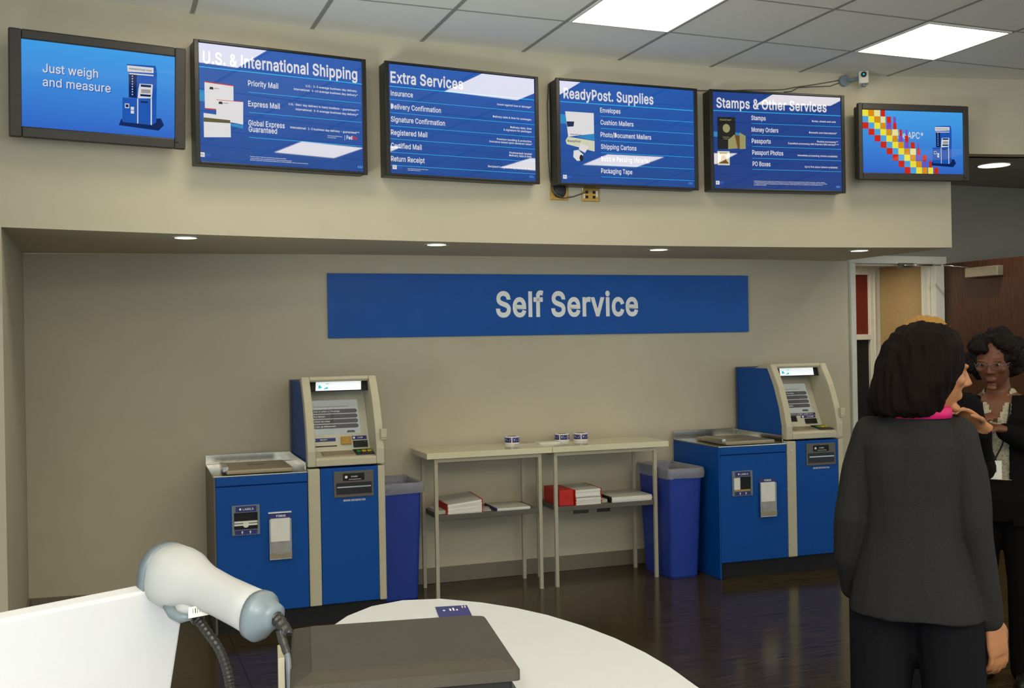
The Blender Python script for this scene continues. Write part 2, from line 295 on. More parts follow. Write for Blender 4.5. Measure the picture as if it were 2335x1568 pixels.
'g':(425,'207,-151 168,-148 134,-140 105,-127 82,-110 64,-91 51,-69 101,-41 110,-53 122,-66 136,-78 154,-88 178,-95 207,-97 249,-92 282,-75 304,-47 311,-6 311,68 306,68 298,56 287,41 272,28 252,16 227,8 195,5 152,10 113,27 80,53 55,90 39,136 34,191 39,246 55,293 80,332 112,361 152,378 196,384 228,382 253,373 273,360 288,346 299,331 308,319 313,319 313,379 372,379 372,-9 367,-54 350,-90 324,-117 291,-136 251,-147|205,59 237,63 264,75 285,95 300,121 309,154 312,193 309,231 300,264 285,291 264,312 237,325 205,330 172,325 145,312 124,290 109,262 99,229 96,193 99,155 109,123 124,96 145,76 172,63'),
'h':(410,'114,227 114,0 53,0 53,509 114,509 114,287 102,287 124,332 152,362 187,379 227,384 264,380 295,369 321,349 341,321 353,285 357,240 357,0 296,0 296,235 290,275 273,304 246,323 210,329 184,326 161,317 141,303 126,283 117,257'),
'i':(167,'53,0 53,379 114,379 114,0|84,443 67,446 54,455 44,468 41,483 44,499 54,512 67,521 84,524 100,521 114,512 123,499 126,483 123,468 114,455 100,446'),
'j':(167,'53,379 114,379 114,-30 111,-63 102,-90 86,-113 65,-129 37,-139 4,-143 -10,-143 -10,-87 2,-87 25,-83 40,-72 50,-54 53,-29|83,443 67,446 53,455 44,468 41,483 44,499 53,512 67,521 83,524 100,521 114,512 123,499 126,483 123,468 114,455 100,446'),
'k':(381,'110,137 110,212 121,212 284,379 360,379 184,199 177,199|53,0 53,509 114,509 114,0|294,0 148,186 191,229 372,0'),
'l':(166,'52,0 114,0 114,509 52,509'),
'm':(610,'53,0 53,379 112,379 112,295 108,295 118,323 132,346 151,363 172,376 195,384 219,386 257,380 287,361 309,331 321,295 312,295 322,321 337,343 357,361 381,375 407,383 437,386 468,383 497,372 522,354 541,328 553,296 557,255 557,0 496,0 496,254 490,289 473,313 447,326 419,330 395,328 374,320 358,307 345,290 338,270 335,247 335,0 274,0 274,260 269,288 253,311 229,326 199,330 178,328 158,320 140,307 126,289 117,266 114,238 114,0'),
'n':(410,'114,227 114,0 53,0 53,379 112,379 112,287 102,287 124,332 152,362 187,379 227,384 264,380 295,369 321,349 341,321 353,285 357,240 357,0 296,0 296,235 290,275 273,304 246,323 210,329 184,326 161,317 141,303 126,283 117,257'),
'o':(415,'207,-8 159,-2 117,16 82,46 56,85 40,133 34,187 40,243 56,291 82,330 117,360 159,378 207,384 256,378 299,360 333,330 359,291 376,243 381,187 376,133 359,85 333,46 299,16 256,-2|207,46 242,51 270,66 292,89 307,117 316,151 319,187 316,224 307,258 292,287 270,310 242,325 207,330 173,325 145,310 124,287 108,258 99,224 96,187 99,151 108,117 124,89 145,66 173,51'),
'p':(424,'53,-143 53,379 112,379 112,319 118,319 126,331 137,346 152,360 171,373 197,381 229,384 274,378 313,361 345,332 370,293 385,245 390,189 385,133 370,84 346,45 313,16 274,-2 229,-8 198,-5 173,4 153,17 138,31 127,46 118,59 114,59 114,-143|220,47 253,51 279,66 301,88 316,117 325,151 328,189 325,227 316,261 301,290 280,311 253,325 220,330 188,325 161,312 140,291 125,263 116,229 113,189 116,150 125,115 140,86 162,65 188,51'),
'q':(424,'372,-143 311,-143 311,59 306,59 298,46 287,31 272,17 252,4 227,-5 195,-8 151,-2 111,16 79,45 55,84 39,133 34,189 39,245 55,293 79,332 112,361 151,378 196,384 228,381 253,373 272,360 287,346 298,331 307,319 313,319 313,379 372,379|205,47 236,51 263,65 284,86 299,115 309,150 312,189 309,229 300,263 284,291 263,312 237,325 205,330 172,325 145,311 124,290 108,261 99,227 96,189 99,151 109,117 124,88 145,66 172,51'),
'r':(259,'53,0 53,379 112,379 112,321 115,321 130,347 152,367 181,380 213,385 221,385 229,384 243,384 243,322 239,323 230,324 219,325 207,326 182,323 159,315 140,301 126,284 117,262 114,237 114,0'),
's':(365,'182,-8 145,-5 112,3 84,18 62,38 45,63 36,94 94,107 105,79 124,60 150,49 181,45 217,50 244,62 262,81 268,103 265,121 254,136 237,147 212,155 149,170 104,186 72,208 53,237 47,274 51,305 65,332 87,354 115,370 149,381 187,384 223,381 254,372 279,358 299,339 314,316 324,290 268,277 258,298 243,316 219,328 187,333 156,329 131,317 114,299 109,277 112,258 124,243 144,232 172,223 229,209 275,194 306,171 325,142 331,107 326,75 312,47 290,24 260,6 223,-5'),
't':(227,'204,379 204,327 6,327 6,379|65,471 126,471 126,98 128,76 136,61 150,53 170,50 177,50 185,51 194,52 202,54 213,2 203,-1 192,-3 180,-4 168,-4 125,2 92,21 72,52 65,93'),
'u':(410,'182,-5 146,-1 115,11 89,31 69,59 57,95 53,139 53,379 114,379 114,144 119,105 137,75 164,56 200,50 226,53 249,62 268,77 283,97 293,122 296,153 296,379 357,379 357,0 298,0 298,92 307,92 286,47 257,17 222,0'),
'v':(389,'163,0 17,379 84,379 165,155 177,121 187,87 196,53 206,21 184,21 194,53 203,87 213,121 224,155 305,379 371,379 226,0'),
'w':(567,'138,0 23,379 87,379 133,214 143,177 154,137 165,91 175,41 165,41 175,90 186,135 196,176 206,214 252,379 316,379 362,214 371,176 382,136 392,91 402,41 391,41 402,90 413,135 423,176 434,214 480,379 545,379 429,0 368,0 319,172 305,225 297,252 291,280 277,338 291,338 277,280 270,252 263,225 255,198 248,172 199,0'),
'x':(379,'21,0 171,218 171,171 29,379 100,379 147,306 164,279 179,253 193,229 207,206 175,206 190,229 202,253 216,279 233,306 282,379 352,379 209,169 209,214 358,0 287,0 231,85 214,112 200,136 187,159 173,182 205,182 191,159 178,136 165,112 148,85 91,0'),
'y':(389,'47,-139 61,-86 71,-87 88,-90 104,-89 118,-84 130,-74 141,-58 151,-36 163,-1 17,379 84,379 165,155 177,121 187,87 196,53 206,21 184,21 193,53 202,87 212,121 224,155 305,379 371,379 204,-58 191,-85 177,-107 159,-124 139,-136 117,-143 91,-145 77,-145 65,-143 54,-141'),
'z':(380,'42,0 42,46 254,320 254,323 48,323 48,379 333,379 333,331 126,60 126,56 339,56 339,0'),
'0':(453,'227,-7 174,1 130,24 95,62 69,113 57,155 50,202 48,254 50,306 57,353 69,395 95,447 130,484 174,508 227,516 279,508 323,484 358,447 384,395 396,353 403,306 405,254 403,202 396,155 384,113 359,62 323,24 279,1|227,50 261,56 290,74 313,103 330,144 340,194 344,254 340,314 330,365 313,405 290,435 261,453 227,460 192,453 163,435 140,405 123,365 113,314 109,254 113,194 123,144 140,103 163,74 192,56'),
'1':(453,'76,0 76,55 391,55 391,0|276,509 276,0 212,0 212,448 209,448 86,358 86,427 198,509'),
'2':(453,'64,0 64,47 234,229 261,257 282,282 299,305 311,327 318,348 320,371 317,397 308,419 293,436 273,449 250,457 224,460 196,457 172,447 153,433 139,413 130,390 127,362 66,362 71,405 86,442 111,473 143,496 182,511 225,516 268,511 306,497 337,474 361,445 376,411 381,372 378,345 371,318 357,290 336,259 306,223 267,180 153,60 153,57 389,57 389,0'),
'3':(453,'218,-7 173,-3 133,10 98,30 70,57 52,91 44,132 109,132 115,107 126,87 144,71 165,59 191,52 219,50 248,53 275,61 297,74 315,93 325,116 329,145 326,172 316,196 299,217 275,234 242,244 201,248 157,248 157,299 288,448 288,452 70,452 70,509 372,509 372,461 211,278 211,289 264,288 308,276 344,253 371,222 387,186 393,145 387,103 370,66 344,36 309,12 266,-2'),
'4':(453,'40,105 40,158 247,509 311,509 109,166 109,163 413,163 413,105|282,0 282,121 282,146 282,318 343,318 343,0'),
'5':(453,'221,-7 178,-2 140,11 108,32 83,60 66,93 60,130 122,130 127,108 138,89 154,73 173,60 196,52 221,50 250,53 276,64 298,82 314,104 324,131 328,162 324,193 314,221 297,244 275,262 248,273 218,277 192,275 167,268 145,258 128,246 67,253 96,509 366,509 366,452 151,452 134,301 136,301 155,315 178,325 203,331 229,334 263,330 294,321 321,306 345,285 364,260 379,231 388,199 391,163 385,117 369,76 343,41 309,15 268,-1'),
'6':(453,'226,-7 182,-1 142,15 109,40 84,74 69,115 64,162 68,199 80,239 102,285 137,340 252,509 322,509 151,261 145,261 154,275 165,288 179,299 196,307 214,312 235,314 278,309 316,295 346,271 370,240 384,201 389,157 384,112 368,73 343,39 310,14 271,-2|226,48 254,52 279,63 299,79 314,101 324,128 327,157 324,187 314,213 299,235 279,251 254,262 226,265 198,262 174,252 153,235 138,214 128,188 125,158 128,128 138,102 153,79 174,63 198,52'),
'7':(453,'97,0 323,448 323,452 62,452 62,509 391,509 391,449 165,0'),
'8':(453,'226,-7 178,-2 136,11 101,33 74,62 57,96 52,135 55,166 65,195 81,220 101,241 125,256 153,265 153,267 119,282 93,308 76,342 70,380 75,417 90,450 114,477 146,498 184,511 226,516 269,511 306,498 337,477 361,450 377,417 382,380 376,342 359,308 333,282 300,267 300,265 327,256 351,241 372,220 387,195 397,166 401,135 395,96 378,62 352,33 317,11 275,-2|226,49 258,52 285,60 307,74 323,91 333,113 337,139 333,165 322,189 305,208 283,223 256,232 226,235 196,232 169,223 147,208 130,189 119,165 115,139 119,113 129,91 145,74 167,60 195,52|226,290 252,292 274,300 293,313 307,330 316,351 319,376 316,399 308,420 294,437 275,449 252,457 226,460 200,457 177,449 159,437 145,420 136,399 133,376 136,351 145,330 159,313 178,300 201,292'),
'9':(453,'226,516 271,510 310,494 343,468 368,434 384,393 389,347 385,309 373,270 350,224 315,168 200,0 130,0 301,248 307,248 299,234 287,221 273,210 257,202 238,196 218,195 175,199 137,214 106,237 83,269 68,307 64,352 69,397 85,436 110,469 143,494 182,510|226,460 199,457 174,446 154,429 138,407 129,381 125,352 129,322 138,295 154,274 174,257 199,247 226,243 254,247 279,257 299,273 314,295 324,321 327,350 324,381 314,407 299,429 279,446 254,457'),
'&':(448,'197,-7 150,-2 110,12 78,34 54,62 39,96 34,133 37,163 47,189 63,213 85,235 111,256 140,279 216,335 226,343 237,352 246,363 255,375 260,389 262,405 258,427 245,445 226,457 201,461 184,459 168,453 155,444 145,431 139,416 137,399 139,380 145,363 155,346 169,327 185,307 204,284 438,0 364,0 171,231 121,293 102,319 87,344 78,370 75,398 79,430 91,458 109,481 134,499 165,510 200,513 235,510 266,499 290,482 308,459 320,433 324,404 322,382 315,362 305,342 291,325 275,308 256,293 154,217 128,195 110,174 100,154 97,131 100,108 109,87 124,70 143,57 166,49 193,46 223,50 251,59 278,75 301,95 321,121 336,151 346,186 349,224 408,224 405,180 397,144 385,115 371,92 357,75 345,62 333,47 305,23 271,7 234,-3'),
'.':(188,'95,-4 78,-1 63,9 53,24 50,41 53,59 63,73 78,83 95,87 113,83 128,73 138,59 141,41 138,24 128,9 113,-1'),
',':(188,'38,-119 68,71 137,71 84,-119'),
'*':(453,'201,223 206,331 114,272 89,315 186,365 89,415 114,459 206,400 201,509 250,509 246,400 337,459 362,415 266,365 362,315 337,272 246,331 250,223'),
'-':(453,'337,244 337,188 114,188 114,244'),
'/':(249,'235,533 71,-76 14,-76 178,533'),
"'":(206,'78,318 70,509 136,509 128,318'),
'(':(273,'89,207 92,264 101,324 109,364 119,403 132,441 153,494 177,539 236,539 212,485 191,428 174,370 161,313 154,258 151,207 154,161 160,115 172,67 188,16 202,-19 218,-57 236,-96 177,-96 150,-46 128,4 111,55 99,106 92,156'),
')':(273,'37,-96 56,-56 72,-18 86,18 102,69 113,116 120,162 122,207 119,258 112,313 99,370 82,428 62,485 37,539 97,539 121,494 142,441 154,403 164,364 173,323 181,264 184,207 182,156 174,104 161,53 144,3 123,-47 97,-96'),
':':(188,'95,-4 78,-1 63,9 53,24 50,41 53,59 63,73 78,83 95,87 113,83 128,73 138,59 141,41 138,24 128,9 113,-1|95,271 78,274 63,284 53,299 50,316 53,334 63,349 78,359 95,362 113,359 128,349 138,334 141,316 138,299 128,284 113,274'),
';':(188,'38,-119 68,71 137,71 84,-119|103,271 86,274 71,284 61,299 58,316 61,334 71,349 86,359 103,362 121,359 136,349 146,334 149,316 146,299 136,284 121,274'),
'?':(358,'132,152 132,159 134,200 141,230 153,252 168,269 187,284 209,298 230,314 247,334 258,357 262,384 259,406 250,425 237,441 220,452 200,459 178,462 157,459 137,453 120,441 106,425 96,404 92,378 27,378 33,418 49,452 73,479 103,499 138,511 178,516 219,511 255,498 284,478 306,451 319,418 324,382 319,344 306,311 284,284 254,261 235,248 219,235 207,221 200,205 195,185 194,158 194,152|164,-4 146,-1 131,9 121,24 118,41 121,58 131,73 146,83 164,86 181,83 196,73 206,58 209,41 206,24 196,9 181,-1')}
_tc = {}
def glyphs(body, bold):
    k = (body, bold)
    if k not in _tc:
        cu = bpy.data.curves.new('t', 'CURVE'); cu.dimensions = '2D'; cu.fill_mode = 'BOTH'
        x = 0; outl = []
        for ch in body:
            if ch == ' ': x += .20; continue
            w, sp = GLYPH[ch]
            for q in sp.split('|'):
                pts = [(float(a)/1000+x, float(b)/1000) for a, b in (p.split(',') for p in q.split())]
                outl.append(pts)
                s_ = cu.splines.new('POLY'); s_.points.add(len(pts)-1); s_.use_cyclic_u = True
                for p, (a, b) in zip(s_.points, pts): p.co = (a, b, 0, 1)
            x += w/1000+bold*1.2
        o = bpy.data.objects.new('t', cu); COL.objects.link(o)
        bpy.context.view_layer.update()
        ev = o.evaluated_get(bpy.context.evaluated_depsgraph_get()); me = ev.to_mesh()
        vs = [tuple(v.co) for v in me.vertices]; fs = [tuple(p.vertices) for p in me.polygons]
        ev.to_mesh_clear(); bpy.data.objects.remove(o); bpy.data.curves.remove(cu)
        for pts in outl:                            # heavier weight: a stroke along every outline
            n = len(pts); off = []
            for k_ in range(n):
                a, b, c = Vector(pts[k_-1]), Vector(pts[k_]), Vector(pts[(k_+1) % n])
                d0 = (b-a).normalized(); d1 = (c-b).normalized(); nn = Vector((-d0.y-d1.y, d0.x+d1.x))
                nn = nn.normalized() if nn.length > 1e-4 else Vector((-d0.y, d0.x))
                m_ = bold/max(.6, nn.dot(Vector((-d0.y, d0.x)))); off.append((b+nn*m_, b-nn*m_))
            if bold < .008: continue
            base = len(vs); vs += [(p.x, p.y, -1) for q in off for p in q]
            fs += [(base+2*k_, base+2*k_+1, base+2*((k_+1) % n)+1, base+2*((k_+1) % n)) for k_ in range(n)]
        xs = [v[0] for v in vs] or [0, 1]
        _tc[k] = (vs, fs, min(xs), max(xs))
    return _tc[k]
CAPH = .509
def text(mb, body, x, z, cap, x1=None, align='l', bold=.012, cond=.8, y=0, mi=0):
    """lettering standing in the local XZ plane; x1 fits the line between x and x1"""
    vs, fs, a, b = glyphs(body, bold); k = cap/CAPH
    sx = (x1-x)/(b-a) if x1 is not None else k*cond
    if x1 is None and align == 'c': x = x-(b-a)*sx/2
    if x1 is None and align == 'r': x = x-(b-a)*sx
    mb.add([(x+(v[0]-a)*sx, y-.0003*v[2], z+v[1]*k) for v in vs], fs, mi)

# ---------------------------------------------------------------- setting
CEIL, SOF, VEST = 3.195, 2.095, 2.705
T = .6096; GX, GY = .453, 4.958                     # ceiling grid origin
def by(x): return -.036*x*x+.172*x+5.353            # plan of the concave bulkhead
BACK = [(-.39, 6.67), (.43, 6.55), (1.31, 6.45), (4.35, 6.358), (5.24, 6.40)]
def wy(x):
    for (a, b), (c, d) in zip(BACK, BACK[1:]):
        if x <= c: return b+(d-b)*(x-a)/(c-a)
    return BACK[-1][1]

struct(MB().box(-8, 10, -9, 9, -.1, 0).build('floor', M['floor']))
struct(MB().box(-8, 10, -8, 9, CEIL, CEIL+.1).build('ceiling', M['tile']))
g = MB()
for k in range(-6, 13):
    x = GX+k*T; y1 = by(x) if -3.5 < x < 5.19 else 4.6
    g.box(x-.011, x+.011, -3.5, min(y1, 5.6)-.002, CEIL-.003, CEIL)
for r in range(-1, 14):
    y = GY-r*T
    if r < 0:
        g.box(.52, 4.1, y-.004, y+.004, CEIL-.002, CEIL) if False else None
        continue
    g.box(-3.6, 8, y-.006, y+.006, CEIL-.0025, CEIL)
struct(g.build('trim_1', M['grid']))

xs = [-3.2+i*.2 for i in range(0, 42)]
xs = [x for x in xs if x < 5.14]+[5.155]
# bulkhead over the alcove: solid, concave front, flat underside
front = [(x, by(x)) for x in xs if x >= -.41-1e-6]; front = [(-.41, by(-.41))]+[p for p in front if p[0] > -.40]
poly = front+[(5.155, 6.398)]+[(x, y) for x, y in reversed(BACK) if -.3 < x < 5.1]+[(-.41, 6.67)]
struct(MB().prism(poly, SOF, CEIL, 'z').build('wall_front', M['paint']))
# pier left of the alcove
pier = [(-3.4, by(-3.4))]+[(x, by(x)) for x in xs if x < -.45]+[(-.41, by(-.41)), (-.41, 6.9), (-3.4, 6.9)]
struct(MB().prism(pier, 0, CEIL, 'z').build('wall_left', M['paint']))
# upper wall over the vestibule
uw = [(5.155+i*.4, by(5.155+i*.4)) for i in range(8)]
struct(MB().prism(uw+[(p[0]+.02, p[1]+.14) for p in reversed(uw)], VEST, CEIL, 'z').build('wall_upper', M['paint']))
struct(MB().box(5.155, 8.2, 4.3, 6.55, VEST, VEST+.06).build('ceiling_vestibule', M['paint_grey']) if False else
       MB().prism([(p[0], p[1]+.10) for p in uw]+[(8.0, 6.55), (5.155, 6.55)], VEST, VEST+.06, 'z').build('ceiling_vestibule', M['paint_grey']))
# alcove back wall
bw = BACK+[(x, y+.12) for x, y in reversed(BACK)]
bw[4] = (5.239, 6.40); bw[5] = (5.239, 6.52); bw[0] = (-.409, 6.672); bw[-1] = (-.409, 6.79)
struct(MB().prism(bw, 0, SOF, 'z').build('wall_back', M['paint']))
bb = [(x, y-.001) for x, y in BACK]; bb[0] = (-.409, 6.671); bb[-1] = (5.23, 6.398)
struct(MB().prism(bb+[(x, y-.012) for x, y in reversed(bb)], 0, .10, 'z').build('baseboard_back', M['base'], bevel=.003))
struct(MB().box(-.409, -.398, by(-.41), 6.655, 0, .10).build('baseboard_left', M['base'], bevel=.003))
# wall holding the door, behind the vestibule
DX0, DX1, DH = 5.287, 6.05, 2.085
struct(MB().box(DX1+.02, 8.2, 6.40, 6.52, 0, VEST).box(5.241, DX1+.0195, 6.40, 6.52, DH+.02, VEST).build('wall_vestibule', M['paint_grey']))
struct(MB().box(8.0, 8.12, 2.5, 6.4, 0, CEIL).build('wall_right', M['paint_grey']))
# corridor beyond the door
struct(MB().box(6.07, 6.16, 6.53, 7.02, 0, 2.6).build('wall_corridor', M['tan']))
struct(MB().box(4.2, 6.2, 6.53, 7.2, 2.10, 2.2).build('ceiling_corridor', M['white_trim']))
struct(MB().box(4.3, 6.2, 7.1, 7.2, 0, 2.1).box(4.2, 4.3, 6.53, 7.2, 0, 2.1).build('wall_corridor_end', M['tan']))

cl_l = light('added_corridor_fill', 'AREA', (5.4, 6.75, 2.08), 6, (1, .88, .66), shape='RECTANGLE', size=.5, size_y=.3)  # added fill that brightens the tan corridor, no fixture built for it
# door frame, open leaf and closer
d1 = struct(empty('door_1', (DX0, 6.40, 0)))
w_ = DX1-DX0
f_ = MB().box(-.045, 0, -.025, .13, 0, DH-.005).box(w_, w_+.09, -.025, .13, 0, DH-.005).box(-.045, w_+.115, -.025, .13, DH-.005, DH+.055)
f_.box(.0003, .012, .03, .06, 0, DH-.02).box(w_-.012, w_-.0003, .03, .06, 0, DH-.02).box(.0003, w_-.0003, .03, .06, DH-.0195, DH-.0053)
f_.build('door_frame', M['white_trim'], d1, bevel=.004)
leaf = MB().box(w_+.092, w_+.137, -.93, -.03, .012, DH-.002).build('door_leaf', M['wood'], d1, bevel=.002)
cl = MB().box(w_+.03, w_+.091, -.60, -.29, 1.955, 2.03).build('door_closer', M['alu'], d1, bevel=.006)
MB().tube([(w_+.06, -.30, 2.035), (w_-.05, -.16, 2.06), (w_-.10, -.10, 2.065)], .006).tube([(w_-.10, -.10, 2.065), (w_-.32, -.04, 2.068)], .007).build('closer_arm', M['chrome'], d1, smooth=True)
MB().box(w_-.36, w_-.22, -.032, -.02, 2.05, 2.085).build('arm_bracket', M['kdark'], d1)
MB().box(w_+.085, w_+.092, -.86, -.80, .97, 1.12).tube([(w_+.09, -.83, 1.05), (w_+.04, -.83, 1.05), (w_+.04, -.72, 1.05)], .011).build('door_handle', M['chrome'], d1)
# framed screen at the far end of the corridor
w1 = struct(empty('window_1', (5.3, 7.02, 0)))
q = MB().box(.665, .77, 0, .06, 0, 2.10).box(-.1, .665, 0, .06, 2.04, 2.10).box(-.1, .665, 0, .06, 1.50, 1.545).box(-.16, -.1, 0, .06, 0, 2.10)
q.box(.70, .715, -.012, 0, 0, 2.06)
q.build('window_frame', M['white_trim'], w1, bevel=.004)
MB().box(-.1, .665, .03, .05, 1.545, 2.04).build('red_panel', M['redwall'], w1)
MB().box(-.1, .665, .03, .05, 0, 1.50).build('dark_panel', M['blackmatte'], w1)
# ---------------------------------------------------------------- ceiling troffers and downlights
def troffer(k, r, label):
    t = empty('ceiling_light', (GX+(k+.5)*T, GY-(r+.5)*T, CEIL-.004))
    tag(t, label, 'ceiling light', 'square ceiling light panels')
    h = T/2-.012
    fr = MB()
    for a, b, c, d in ((-h, h, -h, -h+.012), (-h, h, h-.012, h), (-h, -h+.012, -h+.012, h-.012), (h-.012, h, -h+.012, h-.012)): fr.box(a, b, c, d, -.006, .003)
    fr.build('frame', M['white_trim'], t)
    MB().box(-h+.012, h-.012, -h+.012, h-.012, -.004, .002).build('diffuser', M['lamp'], t)
    return t
troffer(3, 0, 'lit square ceiling panel above the board headed Extra Services')
troffer(6, 0, 'lit square ceiling panel at top right above the wall camera')
troffer(0, 0, 'lit square ceiling panel out of frame above the weigh and measure television')
for k in (-3, 0, 3, 6, 9):
    for r in (4, 8):
        troffer(k, r, 'lit square ceiling panel behind the photographer, mirrored in the blue boards')
def downlight(x, y, z, r, label):
    t = empty('recessed_downlight', (x, y, z)); tag(t, label, 'downlight', 'round recessed downlights')
    MB().lathe([(r+.014, -.004), (r+.014, 0), (r, 0), (r, -.004)], n=32, caps=False).build('trim_ring', M['white_trim'], t)
    MB().lathe([(r*.98, -.0035), (r*.98, -.001)], n=32).build('lens', M['down'], t)
    l = light('downlight_lamp', 'SPOT', (x, y, z-.03), 3 if r < .08 else 30, (1, .93, .78), shadow_soft_size=.04, spot_size=rad(125), spot_blend=.7)
    l.rotation_euler = (0, 0, 0); l.data['kind'] = 'lamp'; l.location = (0, 0, -.03); l.parent = t
    return t
for x, y, lb in ((.415, 5.58, 'leftmost small downlight in the soffit, over the left kiosk end'), (1.79, 5.70, 'small downlight in the soffit above the left part of the Self Service sign'),
                 (3.26, 5.76, 'small downlight in the soffit above the right part of the Self Service sign'), (4.66, 5.58, 'rightmost small downlight in the soffit, nearest the white door frame')):
    downlight(x, y, SOF, .055, lb)
downlight(5.815, 5.56, VEST, .105, 'large round downlight in the vestibule ceiling beside the tile mosaic television')

# ---------------------------------------------------------------- menu boards
def litset(bright):
    return bright
M['panel'] = gradient_panel('backlit blue print', (0, 60, 138), (4, 80, 170), .9, noise_amt=.5)
M['panel_dk'] = gradient_panel('dimmer backlit blue print', (0, 46, 124), (4, 58, 142), .85, noise_amt=.5)
M['pwhite'] = flatlit('backlit white print', (214, 212, 214), .95)
M['prule'] = flatlit('backlit cyan rule', (40, 170, 226), .9)
M['pcyan'] = flatlit('backlit light blue print', (40, 140, 200), .8)
M['pcream'] = flatlit('backlit cream print', (206, 206, 178), .9)
M['polive'] = flatlit('backlit olive print', (84, 80, 44), .9)
M['pred'] = flatlit('backlit red print', (200, 40, 26), .9)
M['porange'] = flatlit('backlit orange print', (214, 140, 20), .9, 1.15)
M['pyellow'] = flatlit('backlit yellow print', (232, 224, 60), .9, 1.15)
M['ppurple'] = flatlit('backlit purple print', (130, 80, 196), .8, 1.15)
M['ptile'] = flatlit('backlit pale blue tile', (76, 158, 220), .9, 1.15)
M['pdark'] = flatlit('backlit navy print', (10, 34, 90), .7)
M['pgrey'] = flatlit('backlit grey print', (150, 150, 150), .9)
M['pbrown'] = flatlit('backlit brown print', (108, 70, 26), .9)
M['ptan'] = flatlit('backlit tan print', (150, 146, 96), .9)
M['pblack'] = flatlit('backlit black print', (26, 24, 26), .6)
M['pmid'] = flatlit('backlit mid blue print', (24, 84, 176), .9)
M['pfaint'] = flatlit('backlit faint blue mark', (70, 140, 214), .8)

def board(cx, cz, yaw, w, label, panel='panel'):
    a = rad(yaw); n = Vector((sin(a), -cos(a), 0))
    t = empty('menu_board', Vector((cx, by(cx), cz))+n*.11, a)
    tag(t, label, 'menu board', 'blue backlit menu boards on the curved wall')
    H = .609; hw, hh, pw, ph = w/2, H/2, w/2-.024, H/2-.014
    MB().box(-hw+.004, hw-.004, .012, .106, -hh+.004, hh-.004).build('case', M['black'], t, bevel=.003)
    fr = MB().box(-hw, -pw, -.004, .012, -hh, hh).box(pw, hw, -.004, .012, -hh, hh).box(-pw, pw, -.004, .012, -hh, -ph).box(-pw, pw, -.004, .012, ph, hh)
    fr.build('frame', M['black'], t, bevel=.003)
    MB().box(-pw, pw, .002, .011, -ph, ph).build('poster', M[panel], t)
    return t
Y0 = .0005
def rules(t, rows, main):
    mb = MB()
    mb.box(-.434, .431, Y0, .002, main-.0022, main+.0022)
    for x0, x1, z in rows: mb.box(x0, x1, Y0, .002, z-.0012, z+.0012)
    mb.build('rule_lines', M['prule'], t)
def logos(t):
    MB().box(-.423, -.400, Y0, .002, -.268, -.246).build('emblem_tile', M['pwhite'], t)
    mb = MB()
    for cx in (-.4155, -.4075): mb.tube([(cx+.0032*cos(q), Y0-.0006, -.257+.0032*sin(q)) for q in [i*PI/8 for i in range(3 if cx > -.41 else 1, 15)]], .0009, 5)
    mb.build('emblem_mark', M['pblack'], t)
    mb = MB()
    for cx in (.398, .411): mb.tube([(cx+.0058*cos(q), Y0, -.265+.0048*sin(q)) for q in [i*PI/10 for i in range(21)]], .0016, 5)
    mb.build('corner_mark', M['pfaint'], t)
    MB().prism([(-.398, -.264), (-.375, -.264), (-.368, -.257), (-.375, -.25), (-.398, -.25)], Y0+.0006, .002, 'y').build('arrow_mark', M['pmid'], t)
def bodytext(t, heading, items, details, fine, hx, hz=.192):
    mb = MB(); text(mb, heading, hx[0], hz, .057, hx[1], bold=.021, y=Y0); mb.build('heading', M['pwhite'], t)
    for s, x0, x1, z in items:
        mb = MB(); text(mb, s, x0, z, .0265, x1, bold=.016, y=Y0); mb.build('service_name', M['pwhite'], t)
    for s, x0, x1, z in details:
        mb = MB(); text(mb, s, x0, z, .0105, x1, bold=.014, y=Y0); mb.build('detail_line', M['pwhite'], t)
    for s, x0, x1, z in fine:
        mb = MB(); text(mb, s, x0, z, .0045, x1, bold=.012, y=Y0); mb.build('fine_print_line', M['pwhite'], t)
def quad(mb, pts, d=0, mi=0): mb.add([(x, Y0+.0006-d, z) for x, z in pts], [tuple(range(len(pts)))], mi)

# board: U.S. & International Shipping
t = board(.875, 2.732, 7.2, .889, 'blue board headed U.S. & International Shipping')
rules(t, [(-.18, .416, .071), (-.18, .416, -.03), (-.18, .415, -.155)], .172); logos(t)
bodytext(t, 'U.S. & International Shipping',
         [('Priority Mail', -.181, -.028, .103), ('Express Mail', -.182, -.022, .001), ('Global Express', -.183, .002, -.095), ('Guaranteed', -.182, -.038, -.126)],
         [('U.S.:  2-3 average business day delivery', .116, .392, .127), ('International:  6-10 average business day delivery*', .053, .396, .105),
          ('U.S.:  Next-day delivery to many locations - guaranteed**', .024, .401, .026), ('International:  3-5 average business day delivery*', .061, .397, .003),
          ('International:  1-3 business day delivery - guaranteed**', .031, .402, -.092)],
         [('International Delivery', .228, .307, -.116), ('Provided By', .228, .274, -.125),
          ('*Average number of days may vary based upon origin and destination.', -.178, .008, -.252), ('**Some restrictions apply. See Retail Associate for money back guarantee details.', -.178, .036, -.261),
          ('Global Express Guaranteed delivery is not available from every location.', -.178, .122, -.269)], (-.401, .396))
mb = MB(); text(mb, 'Fed', .331, -.124, .018, .362, bold=.03, y=Y0); mb.box(.3205, .3215, Y0, .002, -.131, -.104); mb.build('carrier_wordmark', M['pwhite'], t)
mb = MB(); text(mb, 'Ex', .363, -.124, .018, .390, bold=.03, y=Y0); mb.build('carrier_wordmark', M['pred'], t)
mb = MB(); quad(mb, [(-.431, .059), (-.395, .059), (-.395, .004), (-.431, .004)], -.0004); mb.build('picture_glow', M['pcyan'], t)
